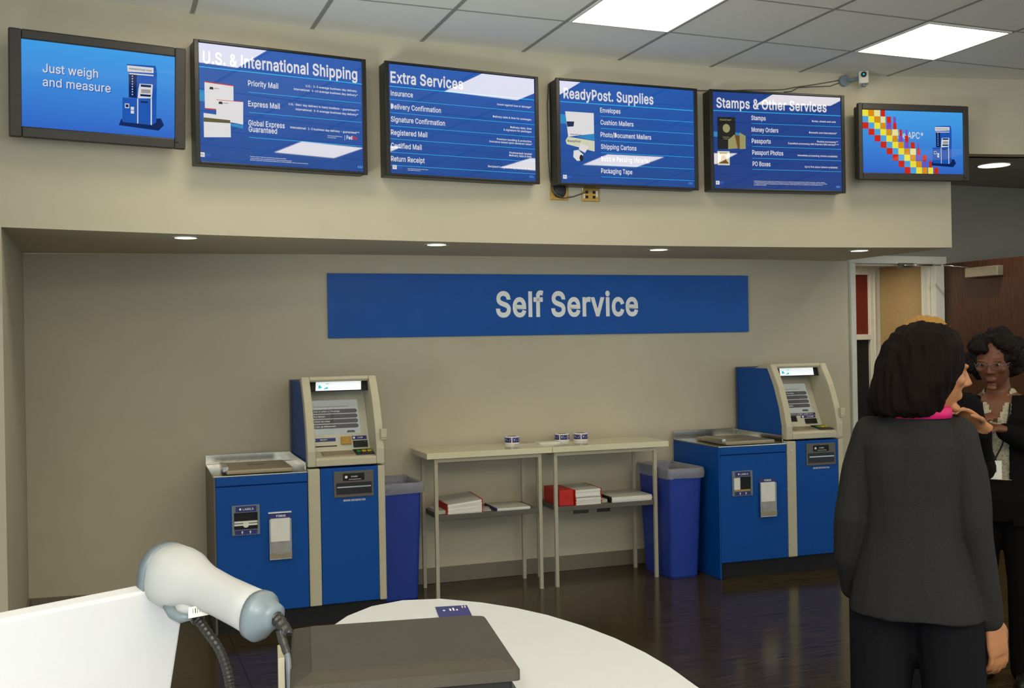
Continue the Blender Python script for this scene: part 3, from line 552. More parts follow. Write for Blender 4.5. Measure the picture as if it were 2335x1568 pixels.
mb = MB(); quad(mb, [(-.395, .100), (-.254, .094), (-.255, -.031), (-.395, -.031)]); quad(mb, [(-.339, .016), (-.207, .018), (-.209, -.094), (-.341, -.08)], .0006); quad(mb, [(-.402, -.053), (-.272, -.06), (-.271, -.162), (-.402, -.172)], .0012)
mb.build('envelope_picture', M['pwhite'], t)
mb = MB(); quad(mb, [(-.395, .103), (-.254, .097), (-.254, .092), (-.395, .098)], .0004); quad(mb, [(-.395, -.028), (-.341, -.028), (-.341, -.033), (-.395, -.033)], .0004); quad(mb, [(-.339, .0185), (-.207, .0205), (-.207, .018), (-.339, .016)], .001); mb.build('envelope_edge', M['pred'], t)
mb = MB(); quad(mb, [(-.402, -.075), (-.273, -.078), (-.273, -.093), (-.402, -.096)], .0018); mb.build('envelope_band', M['polive'], t)
mb = MB()
for x, z, d in ((-.372, .066, .0007), (-.329, -.002, .0012)): quad(mb, [(x, z), (x+.021, z), (x+.018, z+.012), (x+.003, z+.012)], d); text(mb, 'PRIORITY' if z > .05 else 'EXPRESS', x+.024, z+.004, .005, bold=.01, y=Y0-d)
mb.build('envelope_mark', M['pblack'], t)
mb = MB(); quad(mb, [(-.335, -.094), (-.209, -.094), (-.209, -.115), (-.272, -.105)], -.0002); mb.build('picture_glow', M['pcyan'], t)

# board: Extra Services
t = board(1.874, 2.73, 4.6, .916, 'blue board headed Extra Services')
rules(t, [(-.434, .431, z) for z in (.101, .031, -.039, -.108, -.179, -.248)], .171); logos(t)
bodytext(t, 'Extra Services', [('Insurance', -.426, -.301, .122), ('Delivery Confirmation', -.427, -.140, .052), ('Signature Confirmation', -.428, -.118, -.016), ('Registered Mail', -.429, -.222, -.086), ('Certified Mail', -.43, -.256, -.156), ('Return Receipt', -.431, -.24, -.226)],
         [('Insure against loss or damage*', .199, .413, .123), ('Delivery date & time for packages', .171, .410, .053), ('Delivery date, time', .278, .411, .001), ('& signature for packages', .236, .410, -.016),
          ('Premium handling & protection', .193, .409, -.071), ('Insurance based upon declared value*', .147, .413, -.087), ('Postmarked receipt', .27, .411, -.142), ('Delivery date & time', .268, .407, -.157), ("Recipient's signature by mail or e-mail", .136, .408, -.226)],
         [('*Certain restrictions apply. See Retail Associate for details.', -.339, -.221, -.263), ('**Not available for all services.', -.34, -.265, -.271)], (-.426, -.007))
# board: ReadyPost Supplies
t = board(2.896, 2.726, -.9, .920, 'blue board headed ReadyPost Supplies')
rules(t, [(-.182, .431, z) for z in (.102, .032, -.039, -.108, -.179, -.248)], .171); logos(t)
bodytext(t, 'ReadyPost. Supplies', [('Envelopes', -.183, -.052, .124), ('Cushion Mailers', -.182, .031, .054), ('Photo/Document Mailers', -.183, .146, -.017), ('Shipping Cartons', -.182, .048, -.086), ('Bubble Packing Material', -.182, .13, -.157), ('Packaging Tape', -.183, .018, -.226)], [], [], (-.412, .165))
mb = MB(); quad(mb, [(-.434, .099), (-.394, .099), (-.39, .046), (-.434, .046)], -.0004); mb.build('picture_glow', M['pcyan'], t)
mb = MB(); quad(mb, [(-.338, -.025), (-.224, -.002), (-.221, -.042)], .0002); mb.build('picture_glow', M['pcyan'], t)
mb = MB(); quad(mb, [(-.403, .117), (-.224, .117), (-.224, -.002), (-.387, -.027)]); mb.build('carton_picture', M['pwhite'], t)
mb = MB(); quad(mb, [(-.396, .06), (-.348, .061), (-.353, .033), (-.392, .029)], .0005); mb.build('box_notch_picture', M['pdark'], t)
mb = MB(); text(mb, 'ReadyPost', -.373, -.016, .007, -.305, y=Y0-.0008); mb.build('picture_lettering', M['pdark'], t)
mb = MB(); text(mb, 'ReadyPost', -.392, -.057, .012, -.312, y=Y0-.0024); mb.build('picture_lettering', M['pdark'], t)
mb = MB(); quad(mb, [(-.39, -.027), (-.222, -.044), (-.223, -.105), (-.398, -.07), (-.404, -.05)], .0012); mb.build('mailing_tube_picture', M['pcream'], t)
mb = MB(); quad(mb, [(-.312, -.064), (-.258, -.078), (-.284, -.115), (-.323, -.098)], .0018); quad(mb, [(-.355, -.105), (-.325, -.1), (-.296, -.125), (-.303, -.16), (-.335, -.163), (-.358, -.141)], .0018); mb.build('tape_roll_picture', M['pwhite'], t)
mb = MB(); mb.add([(-.308+.012*cos(i*PI/8), Y0-.0026, -.146+.019*sin(i*PI/8)) for i in range(16)], [tuple(range(16))]); mb.build('tape_core_picture', M['pblack'], t)
# board: Stamps & Other Services
t = board(3.899, 2.727, -6.65, .916, 'blue board headed Stamps & Other Services', 'panel_dk')
rules(t, [(-.18, .43, z) for z in (.108, .038, -.032, -.103, -.171)], .177); logos(t)
bodytext(t, 'Stamps & Other Services', [('Stamps', -.182, -.085, .129), ('Money Orders', -.181, -.001, .058), ('Passports', -.181, -.053, -.011), ('Passport Photos', -.179, .03, -.081), ('PO Boxes', -.178, -.058, -.15)],
         [('Books, sheets and coils', .231, .397, .132), ('Domestic and International*', .21, .403, .061), ('Routine processing**', .264, .41, .007), ('Expedited processing with Express Mail service***', .065, .415, -.01), ('Immediate processing (where available)', .128, .403, -.082), ('Up to five sizes (where available)', .176, .403, -.151)],
         [('*International money orders are available for most countries at participating Post Office locations. Ask for details.', -.172, .316, -.244), ('**Routine passport processing times vary. Expedited service is offered at an additional charge where available. See clerk for details.', -.172, .329, -.252), ('***Passport acceptance by appointment at many locations; photo service hours may differ from retail window hours.', -.172, .299, -.26), ('See Retail Associate.', -.172, -.088, -.268)], (-.412, .334), .197)
mb = MB(); quad(mb, [(-.434, .05), (-.408, .05), (-.408, .02), (-.434, .02)]); mb.build('picture_glow', M['pcyan'], t)
mb = MB(); quad(mb, [(-.29, .05), (-.262, .045), (-.262, .02), (-.29, .02)]); mb.build('picture_glow', M['pcyan'], t)
mb = MB(); quad(mb, [(-.407, .14), (-.288, .14), (-.291, -.05), (-.408, -.055)]); mb.build('passport_picture', M['pblack'], t)
mb = MB(); text(mb, 'PASSPORT', -.39, .118, .009, -.315, y=Y0-.0004); mb.add([(-.349+.024*cos(i*PI/12), Y0-.0004, .072+.026*sin(i*PI/12)) for i in range(24)], [tuple(range(24))]); text(mb, 'United States', -.374, .016, .006, -.328, y=Y0-.0004); text(mb, 'of America', -.368, .006, .006, -.334, y=Y0-.0004); mb.build('passport_gold_print', M['ptan'], t)
mb = MB(); quad(mb, [(-.338, .003), (-.295, .037), (-.276, -.047), (-.339, -.053)], .0006); quad(mb, [(-.262, .05), (-.222, .03), (-.223, -.049), (-.262, -.05)], .0006); mb.build('photo_booklet_picture', M['ptan'], t)
mb = MB(); quad(mb, [(-.295, .037), (-.262, .03), (-.262, -.05), (-.276, -.047)], .0004); mb.build('booklet_spine_picture', M['pbrown'], t)
mb = MB(); quad(mb, [(-.411, -.067), (-.33, -.066), (-.331, -.151), (-.41, -.151)], .001)
mb.build('stamp_picture', M['pcream'], t)
mb = MB(); quad(mb, [(-.402, -.141), (-.339, -.141), (-.339, -.135), (-.351, -.124), (-.356, -.098), (-.362, -.09), (-.38, -.09), (-.385, -.098), (-.39, -.124), (-.402, -.135)], .0014); quad(mb, [(-.396, -.076), (-.345, -.076), (-.345, -.086), (-.396, -.086)], .0014); mb.build('stamp_bell_picture', M['pbrown'], t)

# ---------------------------------------------------------------- televisions
M['tvscreen'] = gradient_panel('television picture, blue', (44, 96, 196), (66, 160, 232), .92, lo=-.2, hi=.2, noise_amt=.04, ior=1.1)
for k_, c_ in (('white', (214, 212, 214)), ('mid', (24, 84, 176)), ('dark', (10, 34, 90)), ('grey', (150, 150, 150)), ('red', (200, 40, 26)), ('cream', (226, 222, 150))):
    M['tele_'+k_] = flatlit('television print '+k_, c_, .9, 1.15)
def tv(cx, cz, yaw, D, tilt, label, sx0, sx1, sz0, sz1):
    a = rad(yaw); n = Vector((sin(a), -cos(a), 0))
    t = empty('wall_television', Vector((cx, by(cx), cz))+n*D)
    t.rotation_euler = (rad(tilt), 0, a)
    tag(t, label, 'television', 'wall televisions at the ends of the board row')
    hw, hh = .385, .239
    fr = MB().box(-hw, sx0, 0, .03, -hh, hh).box(sx1, hw, 0, .03, -hh, hh).box(sx0, sx1, 0, .03, -hh, sz0).box(sx0, sx1, 0, .03, sz1, hh)
    fr.build('bezel', M['bezel'], t, bevel=.006)
    MB().box(-hw+.01, hw-.01, .03, .085, -hh+.012, hh-.012).build('back_housing', M['black'], t, bevel=.012)
    MB().box(-.13, .13, .085, D-.03, -.1, .1).build('wall_bracket', M['blackmatte'], t)
    MB().box(sx0, sx1, .008, .02, sz0, sz1).build('screen', M['tvscreen'], t)
    return t
def kiosk_picture(t, ox, oz, s, sign):
    """the kiosk shown on screen, seen from the left; local units scaled by s"""
    Y = .0075
    def P(pts, d): return [(ox+x*s, Y-d, oz+z*s) for x, z in pts]
    mb = MB(); mb.add(P([(.08, -.148), (.26, -.158), (.285, -.13), (.27, -.1), (.09, -.12)], 0), [(0, 1, 2, 3, 4)]); mb.build('picture_shadow', M['tele_dark'], t)
    mb = MB(); mb.add(P([(.115, .136), (.245, .143), (.252, .115), (.249, -.12), (.229, -.135), (.164, -.133), (.164, -.018), (.124, -.016), (.124, .095)], .0004), [tuple(range(9))])
    mb.add(P([(.096, -.019), (.164, -.018), (.164, -.133), (.096, -.132)], .0004), [(0, 1, 2, 3)]); mb.build('kiosk_picture_body', M['tele_mid'], t)
    mb = MB(); mb.add(P([(.124, .095), (.16, .096), (.16, -.015), (.126, -.016)], .0006), [(0, 1, 2, 3)]); mb.build('kiosk_picture_side', M['tele_dark'], t)
    mb = MB(); mb.add(P([(.117, .131), (.236, .133), (.236, .108), (.119, .102)], .0008), [(0, 1, 2, 3)]); mb.add(P([(.124, .097), (.236, .1), (.236, .094), (.127, .091)], .0008), [(0, 1, 2, 3)])
    mb.add(P([(.173, .053), (.233, .055), (.229, -.01), (.164, -.016), (.168, .03)], .0008), [(0, 1, 2, 3, 4)])
    mb.add(P([(.162, -.018), (.167, -.018), (.167, -.133), (.162, -.133)], .0008), [(0, 1, 2, 3)]); mb.add(P([(.223, -.012), (.229, -.012), (.229, -.135), (.223, -.134)], .0008), [(0, 1, 2, 3)])
    mb.add(P([(.107, -.045), (.126, -.045), (.126, -.066), (.107, -.066)], .0008), [(0, 1, 2, 3)])
    for z in (-.058, -.075): mb.add(P([(.133, z), (.148, z), (.148, z-.014), (.133, z-.014)], .0008), [(0, 1, 2, 3)])
    for i in range(8): mb.add(P([(.138, .086-i*.012), (.143, .086-i*.012), (.143, .081-i*.012), (.138, .081-i*.012)], .0008), [(0, 1, 2, 3)])
    mb.build('kiosk_picture_trim', M['tele_white'], t)
    mb = MB(); text(mb, sign, ox+.125*s, oz+.114*s, .008*s, ox+.229*s, y=Y-.0012); mb.add(P([(.178, .05), (.226, .051), (.225, .04), (.178, .039)], .001), [(0, 1, 2, 3)])
    mb.add(P([(.176, .005), (.226, .006), (.222, -.004), (.176, -.005)], .001), [(0, 1, 2, 3)]); mb.add(P([(.178, -.027), (.21, -.026), (.21, -.034), (.178, -.035)], .001), [(0, 1, 2, 3)]); mb.add(P([(.11, -.049), (.123, -.049), (.123, -.062), (.11, -.062)], .001), [(0, 1, 2, 3)])
    mb.build('kiosk_picture_detail', M['tele_dark'], t)
    mb = MB(); mb.add(P([(.18, .028), (.222, .03), (.222, .012), (.18, .01)], .001), [(0, 1, 2, 3)]); mb.build('kiosk_picture_screen', M['tele_grey'], t)
t = tv(-.002, 2.725, 9.0, .16, 5.5, 'television showing the words Just weigh and measure, leftmost on the wall', -.333, .334, -.189, .195)
mb = MB(); text(mb, 'Just weigh', -.246, .059, .038, -.011, bold=.008, y=.0068); text(mb, 'and measure', -.246, -.002, .038, .044, bold=.008, y=.0068); mb.build('screen_words', M['tele_white'], t)
mb = MB(); text(mb, 'Just weigh', -.243, .056, .038, -.008, bold=.008, y=.0074); text(mb, 'and measure', -.243, -.005, .038, .047, bold=.008, y=.0074); mb.build('word_shadow', M['tele_mid'], t)
kiosk_picture(t, 0, 0, 1, 'Automated Postal Center')
MB().box(.336, .352, -.001, .001, -.211, -.205).build('indicator_window', M['blackmatte'], t)
t = tv(4.806, 2.74, -9.4, .16, 0, 'television showing a mosaic of red and yellow tiles, rightmost on the wall', -.357, .345, -.194, .197)
mb = MB(); text(mb, 'Define the APC*', -.261, .025, .040, .064, bold=.008, y=.0068); mb.build('screen_words', M['tele_white'], t)
kiosk_picture(t, .045, -.012, .87, 'Automated Postal Center')
MB().box(.348, .362, -.001, .001, -.222, -.214).build('indicator_window', M['blackmatte'], t)
tiles = {'y': [], 'o': [], 't': [], 'r': [], 'p': [], 'c': []}
grid = [[(0, 'y', 1), (1, 'o', 1), (2, 'c', 1), (3, 'r', .75)], [(0, 't', 1), (1, 'y', 1), (2, 'o', 1), (3, 'c', .8), (4, 'r', .75), (5, 'p', .45)],
        [(0, 'r', 1), (1, 't', 1), (2, 'y', 1), (3, 'o', .85), (4, 'p', .8), (5, 'r', .6)], [(1, 'r', 1), (2, 't', 1), (3, 'y', 1), (4, 'o', .85), (5, 'c', 1), (6, 'r', .45), (7, 'p', .3)],
        [(2, 'r', 1), (3, 't', 1), (4, 'y', 1), (5, 'o', .85), (6, 'p', .6), (7, 'r', .6)], [(3, 'r', 1), (4, 't', 1), (5, 'y', 1), (6, 'o', .9), (7, 'p', .6), (8, 'r', .7), (9, 'p', .25)],
        [(4, 'r', 1), (5, 't', 1), (6, 'y', 1), (7, 'o', .85), (8, 'c', 1), (9, 'r', .55)], [(5, 'r', 1), (6, 't', 1), (7, 'y', 1), (8, 'o', .9), (9, 'p', .6), (10, 'r', .7), (11, 'p', .2)],
        [(6, 'r', 1), (7, 't', 1), (8, 'y', 1), (9, 'o', .9), (10, 'p', .5), (11, 'r', .5)], [(7, 'r', 1), (8, 't', 1), (9, 'y', 1), (10, 'o', .85), (11, 'y', .85), (12, 'r', .7)]]
cw, ch = .0408, .0391
for i, row in enumerate(grid):
    for c, k, w in row:
        x = -.357+c*cw+(1-w)*cw*.4; z = .197-i*ch; tiles[k].append((x, x+cw*w, z-ch, z))
for k, m in (('y', 'pyellow'), ('o', 'porange'), ('t', 'ptile'), ('r', 'tele_red'), ('p', 'ppurple'), ('c', 'tele_cream')):
    mb = MB()
    for x0, x1, z0, z1 in tiles[k]: mb.add([(x0, .0062, z0), (x1, .0062, z0), (x1, .0062, z1), (x0, .0062, z1)], [(0, 1, 2, 3)])
    mb.build('mosaic_tiles', M[m], t)

# ---------------------------------------------------------------- Self Service sign and pier panel
s = empty('wall_sign', (2.81, wy(2.81), 1.776), math.atan2(6.358-6.45, 4.35-1.31))
s = tag(s, 'long blue wall sign reading Self Service above the two kiosks', 'sign')
MB().box(-1.5, 1.5, -.02, -.008, -.2, .2).build('sign_panel', M['sign'], s, bevel=.002)
mb = MB(); text(mb, 'Self Service', -.405, -.073, .155, .625, bold=.024, y=-.0215); mb.build('lettering', M['letter'], s)
pp = MB().box(-.9, 0, -.012, 0, -.17, .17).build('wall_panel', M['kblue'], None, (-.422, by(-.422)-.001, 1.91), rad(10.5), bevel=.002)
tag(pp, 'blue panel at the left picture edge on the pier', 'panel')

# ---------------------------------------------------------------- self service kiosks
FRONT = [(0, .866), (0, .95), (.03, 1.07), (.09, 1.21), (.14, 1.29), (.185, 1.355)]
def curve_y(z):
    for (a, b), (c, d) in zip(FRONT, FRONT[1:]):
        if z <= d: return a+(c-a)*(z-b)/(d-b) if z > b else a
    return FRONT[-1][0]
def kiosk(x, y, ang, label, second):
    k = empty('postal_kiosk', (x, y, 0), rad(ang)); tag(k, label, 'kiosk', 'blue and beige self service kiosks')
    X1, X2, D = .50, .928, .63
    MB().box(.012, X2-.004, .03, D-.01, 0, .103).build('kick_base', M['blackmatte'], k)
    # cabinet with side panel, lid band and steel top
    MB().box(.012, X1-.004, .0, D-.01, .105, .785).box(.012, X1-.004, .012, D-.02, .785, .79).build('cabinet', M['kblue'], k, bevel=.004)
    MB().box(0, .012, 0, D, 0, .838).build('side_panel', M['kblue'] if second else M['kgrey'], k, bevel=.003)
    MB().box(.012, X1-.004, -.001, D-.01, .79, .838).build('cabinet_lid', M['kblue'], k, bevel=.004)
    MB().box(0, X1-.002, .0, D, .838, .846).box(0, X1-.002, D-.008, D, .846, .900).box(X1-.010, X1-.002, .04, D-.008, .846, .893).build('steel_top', M['steel'], k, bevel=.002)
    pl = MB().box(.07, .425, .02, .43, .848, .872).build('weighing_platter', M['platter'], k, bevel=.008, seg=3)
    MB().box(.20, .30, .24, .27, .872, .8735).build('platter_label', M['kgrey'], pl)
    MB().box(.055, .085, .05, .30, .860, .888).build('guide_rail', M['steel'], pl, bevel=.003)
    # label dispenser
    lb = MB().box(.092, .238, -.010, 0, .525, .685)
    lb = empty('label_dispenser'); lb.parent = k
    fr = MB().box(.092, .104, -.010, 0, .525, .685).box(.226, .238, -.010, 0, .525, .685).box(.104, .226, -.010, 0, .525, .555).box(.104, .226, -.010, 0, .645, .685)
    fr.build('dispenser_frame', M['scang'], lb, bevel=.002)
    MB().box(.104, .226, -.001, .0, .555, .645).build('dispenser_recess', M['blackmatte'], lb)
    MB().box(.112, .220, -.0115, -.010, .650, .680).build('dispenser_band', M['navy'], lb); MB().box(.108, .222, -.0115, -.010, .530, .553).build('dispenser_band', M['navy'], lb)
    mb = MB(); text(mb, 'LABELS', .150, .659, .011, .205, y=-.0122); mb.lathe([(.006, 0), (.006, .001)], n=16)
    n = len(mb.v)-32
    mb.v[n:] = [(.136+p[0], -.0122-p[2]*.5, .665+p[1]) for p in mb.v[n:]]
    for ax in (.145, .187): mb.add([(ax-.006, -.0122, .541), (ax+.006, -.0122, .541), (ax, -.0122, .550)], [(0, 1, 2)]); mb.add([(ax-.0022, -.0122, .533), (ax+.0022, -.0122, .533), (ax+.0022, -.0122, .541), (ax-.0022, -.0122, .541)], [(0, 1, 2, 3)])
    mb.build('dispenser_lettering', M['white'], lb)
    if second:
        MB().box(.106, .150, -.006, -.001, .560, .642).build('label_strips', M['paper'], lb); MB().box(.106, .222, -.008, -.004, .556, .566).build('tear_bar', M['brass'], lb)
    else:
        MB().box(.105, .225, -.007, -.002, .576, .586).box(.105, .225, -.005, -.002, .590, .600).build('label_strips', M['paper'], lb)
        q = MB(); q.add([(.165+.016*cos(i*PI/10), -.0085, .582+.017*sin(i*PI/10)) for i in range(20)], [tuple(range(20))]); q.build('round_sticker', M['paper'], lb)
    # form holder: clear pocket with a pad of white forms
    fh = empty('form_holder'); fh.parent = k
    MB().box(.285, .292, -.022, 0, .388, .60).box(.397, .404, -.022, 0, .388, .60).box(.285, .404, -.022, 0, .380, .390).build('pocket', M['steel'], fh, bevel=.002)
    MB().box(.285, .404, -.024, -.021, .390, .41).box(.285, .33, -.024, -.021, .41, .418).box(.36, .404, -.024, -.021, .41, .418).build('pocket_lip', M['platter'], fh)
    MB().box(.293, .396, -.018, -.002, .392, .602).build('form_pad', M['paper'], fh)
    MB().box(.291, .398, -.021, -.019, .40, .48).build('pocket_window', M['liner'], fh)
    MB().box(.283, .406, -.004, 0, .604, .626).build('holder_band', M['navy'], fh)
    mb = MB(); text(mb, 'FORMS', .325, .609, .011, .375, y=-.0048); mb.build('holder_lettering', M['letter'], fh)
    if not second: MB().box(.283, .406, -.008, 0, .630, .637).build('holder_rail', M['white'], fh)
    # tower: lower half
    MB().box(X1, X1+.066, -.004, D-.02, .105, .856).box(X2-.040, X2, -.004, D-.02, .105, .856).build('tower_trim', M['kbeige'], k, bevel=.006)
    MB().box(X1+.068, X2-.042, -.001, D-.03, .108, .855).build('tower_door', M['kblue'], k, bevel=.003)
    st = empty('stamp_slot'); st.parent = k
    MB().box(.640, .862, -.008, -.001, .69, .835).build('slot_panel', M['kdark'], st, bevel=.003)
    MB().box(.652, .850, -.0095, -.008, .708, .772).build('slot_mouth', M['black'], st)
    MB().box(.656, .845, -.016, -.0095, .744, .752).build('slot_bar', M['chrome'], st, bevel=.001)
    MB().box(.69, .81, -.009, -.008, .782, .822).build('slot_band', M['blackmatte'], st)
    mb = MB(); text(mb, 'STAMPS', .735, .800, .008, .772, y=-.0098); mb.box(.722, .79, -.0098, -.009, .788, .790)
    mb.add([(.708+.008*cos(i*PI/8), -.0098, .803+.008*sin(i*PI/8)) for i in range(16)], [tuple(range(16))])
    text(mb, 'MACHINE CONTAINS NO CASH', .692, .668, .010, .815, y=-.0032, bold=.02)
    mb.build('slot_lettering', M['white'], st)
    # tower: upper cabinet shell
    off = [(a+.062, b) for a, b in FRONT]; off[-1] = (off[-1][0], 1.325)
    side = off+[(D, 1.325), (D, .866)]
    up_ = MB().prism(side, X1+.004, X1+.016, 'x').prism(side, X2-.016, X2-.004, 'x').box(X1+.016, X2-.016, .36, D, .866, 1.325)
    up_.build('upper_cabinet', M['kblue'], k, bevel=.002)
    MB().box(X1-.006, X2+.004, D, D+.006, .846, 1.33).build('rear_plate', M['kgrey'], k)
    # hood: two curved cheeks, lip, roof
    ck = FRONT+[(.36, 1.335), (.36, .866)]
    chk = [(a, b) for a, b in FRONT]+[(a+.062, b) for a, b in reversed(FRONT[:-1])]
    hood = MB()
    for x0, x1, xo in ((X1, X1+.045, X1+.018), (X2-.045, X2, X2-.045)):
        hood.prism(chk[:6]+[(.250, 1.35)]+chk[6:], x0, x1, 'x')
    hood.prism([(.02, .872)]+[(a+.03, b) for a, b in FRONT[1:]]+[(.40, 1.33), (.40, .872)], X1+.018, X1+.044, 'x')
    hood.prism([(.02, .872)]+[(a+.03, b) for a, b in FRONT[1:]]+[(.40, 1.33), (.40, .872)], X2-.044, X2-.018, 'x')
    hood.prism([(0, .866), (0, .905), (.012, .913), (.25, .945), (.25, .866)], X1+.045, X2-.045, 'x')
    hood.prism([(.178, 1.338), (.186, 1.356), (.41, 1.345), (.41, 1.32), (.19, 1.325)], X1+.045, X2-.045, 'x')
    hood.build('hood', M['kbeige'], k, bevel=.005)
    # fascia: sloping plane inside the hood, u across, v up the slope
    A, B = Vector((0, .165, .930)), Vector((0, .335, 1.275))
    L = (B-A).length; v_ = (B-A)/L; n_ = Vector((0, -v_.z, v_.y))
    def F(mb, u0, u1, a, b, d0, d1, mi=0):
        pts = []
        for d in (d0, d1):
            for vv in (a, b):
                for u in (u0, u1): p = A+v_*vv+n_*d; pts.append((u, p.y, p.z))
        mb.add(pts, [(0, 2, 3, 1), (4, 5, 7, 6), (0, 1, 5, 4), (2, 6, 7, 3), (0, 4, 6, 2), (1, 3, 7, 5)], mi)
    def Ft(mb, s, u0, u1, vv, cap, d):
        tmp = MB(); text(tmp, s, u0, 0, cap, u1, bold=.01)
        mb.add([(p[0], (A+v_*(vv+p[2])+n_*d).y, (A+v_*(vv+p[2])+n_*d).z) for p in tmp.v], tmp.f)
    xa, xb = X1+.045, X2-.045
    mb = MB(); F(mb, xa, xb, -.02, L+.02, -.02, 0); mb.build('fascia', M['kbeige2'], k)
    sc = MB(); F(sc, xa+.014, xb-.045, .105, .315, 0, .003); sc = sc.build('touch_screen', M['kscreen'], k)
    mb = MB()
    for i in range(4):
        v0 = .245-i*.031; u0, u1 = xa+.022, xb-.052
        ring = [(u0+.013+.013*cos(PI/2+j*PI/8), v0+.013*sin(PI/2+j*PI/8)) for j in range(9)]+[(u1-.013+.013*cos(-PI/2+j*PI/8), v0+.013*sin(-PI/2+j*PI/8)) for j in range(9)]
        mb.add([(u, (A+v_*w+n_*.0036).y, (A+v_*w+n_*.0036).z) for u, w in ring], [tuple(range(18))])
    mb.add([(u, (A+v_*w+n_*.0036).y, (A+v_*w+n_*.0036).z) for u, w in ((xb-.125, .110), (xb-.075, .110), (xb-.08, .124), (xb-.12, .124))], [(0, 1, 2, 3)])
    mb.build('screen_buttons', M['kbutton'], sc)
    mb = MB()
    for i, s_ in enumerate(('Mail a Letter or Package', 'Buy Stamps', 'Other Services', 'Look up Information')): Ft(mb, s_, xa+.034, xa+.034+.0063*len(s_), .241-i*.031, .009, .0042)
    mb.build('screen_lettering', M['letter'], sc)
    mb = MB(); Ft(mb, 'Touch the screen to begin. What would you like to do?', xa+.03, xb-.10, .272, .006, .004); mb.build('screen_prompt', M['kgrey'], sc)
    cp = empty('control_panel'); cp.parent = k
    mb = MB()
    for q_ in (((xa+.016, xb-.03, .083, .099), (xa+.19, xb-.035, .063, .079), (xa+.016, xa+.062, .058, .076)) if second else ((xa+.014, xa+.145, .062, .082), (xb-.098, xb-.014, .066, .088))):
        mb = MB(); F(mb, *q_, 0, .002); mb.build('label_band', M['navy'], cp)
    mb = MB()
    if second: Ft(mb, 'INSERT AND REMOVE CREDIT CARD ONLY', xa+.022, xb-.045, .087, .008, .0028); Ft(mb, 'CARD', xa+.235, xb-.05, .067, .008, .0028)
    else: Ft(mb, 'RECEIPT', xa+.058, xa+.098, .068, .008, .0028); Ft(mb, 'CARD', xb-.067, xb-.037, .073, .008, .0028)
    for u, vv in (((xa+.024, .072), (xb-.087, .077)) if not second else ((xa+.205, .071),)): mb.add([(u+.007*cos(i*PI/8), (A+v_*(vv+.007*sin(i*PI/8))+n_*.0028).y, (A+v_*(vv+.007*sin(i*PI/8))+n_*.0028).z) for i in range(16)], [tuple(range(16))])
    mb.build('panel_lettering', M['white'], cp)
    mb = MB(); F(mb, xa+.016, xa+(.07 if second else .15), .030, .036, -.004, .002); mb.build('receipt_slot', M['black'], cp)
    mb = MB()
    if second: F(mb, xa+.105, xa+.155, .040, .080, 0, .004); mb.build('coupon_window', M['black'], cp); mb = MB(); F(mb, xb-.125, xb-.035, .020, .056, 0, .006)
    else: F(mb, xb-.095, xb-.012, .018, .058, 0, .006)
    mb.build('card_reader', M['black'], cp)
    mb = MB(); F(mb, xa+.175, xa+.232, .038, .084, 0, .012) if not second else F(mb, xa+.115, xa+.145, .045, .074, .004, .006)
    mb.build('coupon_plate', M['brass'] if not second else M['blackmatte'], cp)
    mb = MB(); F(mb, xb-.028, xb-.022, .047, .052, .006, .0075); mb.build('ready_light', M['keygreen'], cp)
    # shelf with key pad, on the lip (slope from front y=.02,z=.914 to back)
    def Q(x, y): return (x, y, .9145+(y-.012)*.1345)
    def plate(x0, x1, y0, y1, h, name, m, par):
        a_ = [Vector(Q(x0, y0)), Vector(Q(x1, y0)), Vector(Q(x1, y1)), Vector(Q(x0, y1))]
        MB().add(a_+[p+Vector((0, 0, h)) for p in a_], [(0, 1, 2, 3), (7, 6, 5, 4), (0, 4, 5, 1), (1, 5, 6, 2), (2, 6, 7, 3), (3, 7, 4, 0)]).build(name, m, par)
    plate(xa+.05, xa+.225, .045, .14, .003, 'instruction_plate', M['platter'], cp)
    kp = empty('key_pad'); kp.parent = k
    plate(xb-.105, xb-.004, .035, .15, .006, 'pad_plate', M['black'], kp)
    for i, m in enumerate((M['keygreen'], M['keyyellow'], M['keyyellow'])):
        plate(xb-.092+i*.030, xb-.070+i*.030, .085, .115, .010, 'key', m, kp)
    # lit header
    hd = empty('header_sign'); hd.parent = k
    MB().prism([(.195, 1.270), (.22, 1.335), (.36, 1.335), (.36, 1.262)], xa+.002, xb-.002, 'x').build('header_housing', M['blackmatte'], hd)
    q0, q1 = Vector((0, .1945, 1.272)), Vector((0, .2185, 1.334))
    def H(u, w): p = q0+(q1-q0)*w; return (u, p.y-.002, p.z+.0008)
    MB().poly([H(xa+.036, .04), H(xb-.042, .04), H(xb-.036, .97), H(xa+.042, .97)]).build('header_light', M['header'], hd)
    def H2(u, w): p = H(u, w); return (p[0], p[1]-.001, p[2]+.0004)
    e = MB(); e.poly([H2(xa+.052, .22), H2(xa+.075, .30), H2(xa+.062, .55), H2(xa+.055, .5)]); e.poly([H2(xa+.078, .15), H2(xa+.108, .2), H2(xa+.106, .38), H2(xa+.088, .26)]); e.poly([H2(xa+.095, .62), H2(xa+.118, .62), H2(xa+.112, .68), H2(xa+.098, .68)])
    e.build('header_emblem', M['cyan'], hd)
    # hook on the right cheek
    MB().box(X2-.02, X2+.014, curve_y(1.04)-.032, curve_y(1.04)-.002, 1.01, 1.06).box(X2-.018, X2+.012, curve_y(1.04)-.028, curve_y(1.04)+.004, .998, 1.01).build('bag_hook', M['kbeige'], k, bevel=.003)
    if second:
        for z in (.70, .80): MB().lathe([(.006, 0), (.006, .004)], (0, 0, 0), 12).build('lock', M['chrome'], k, (X1+.03, -.004, z)).rotation_euler = (PI/2, 0, 0)
    return k
M['kscreen'] = flatlit('kiosk touch screen', (176, 180, 170), .62)
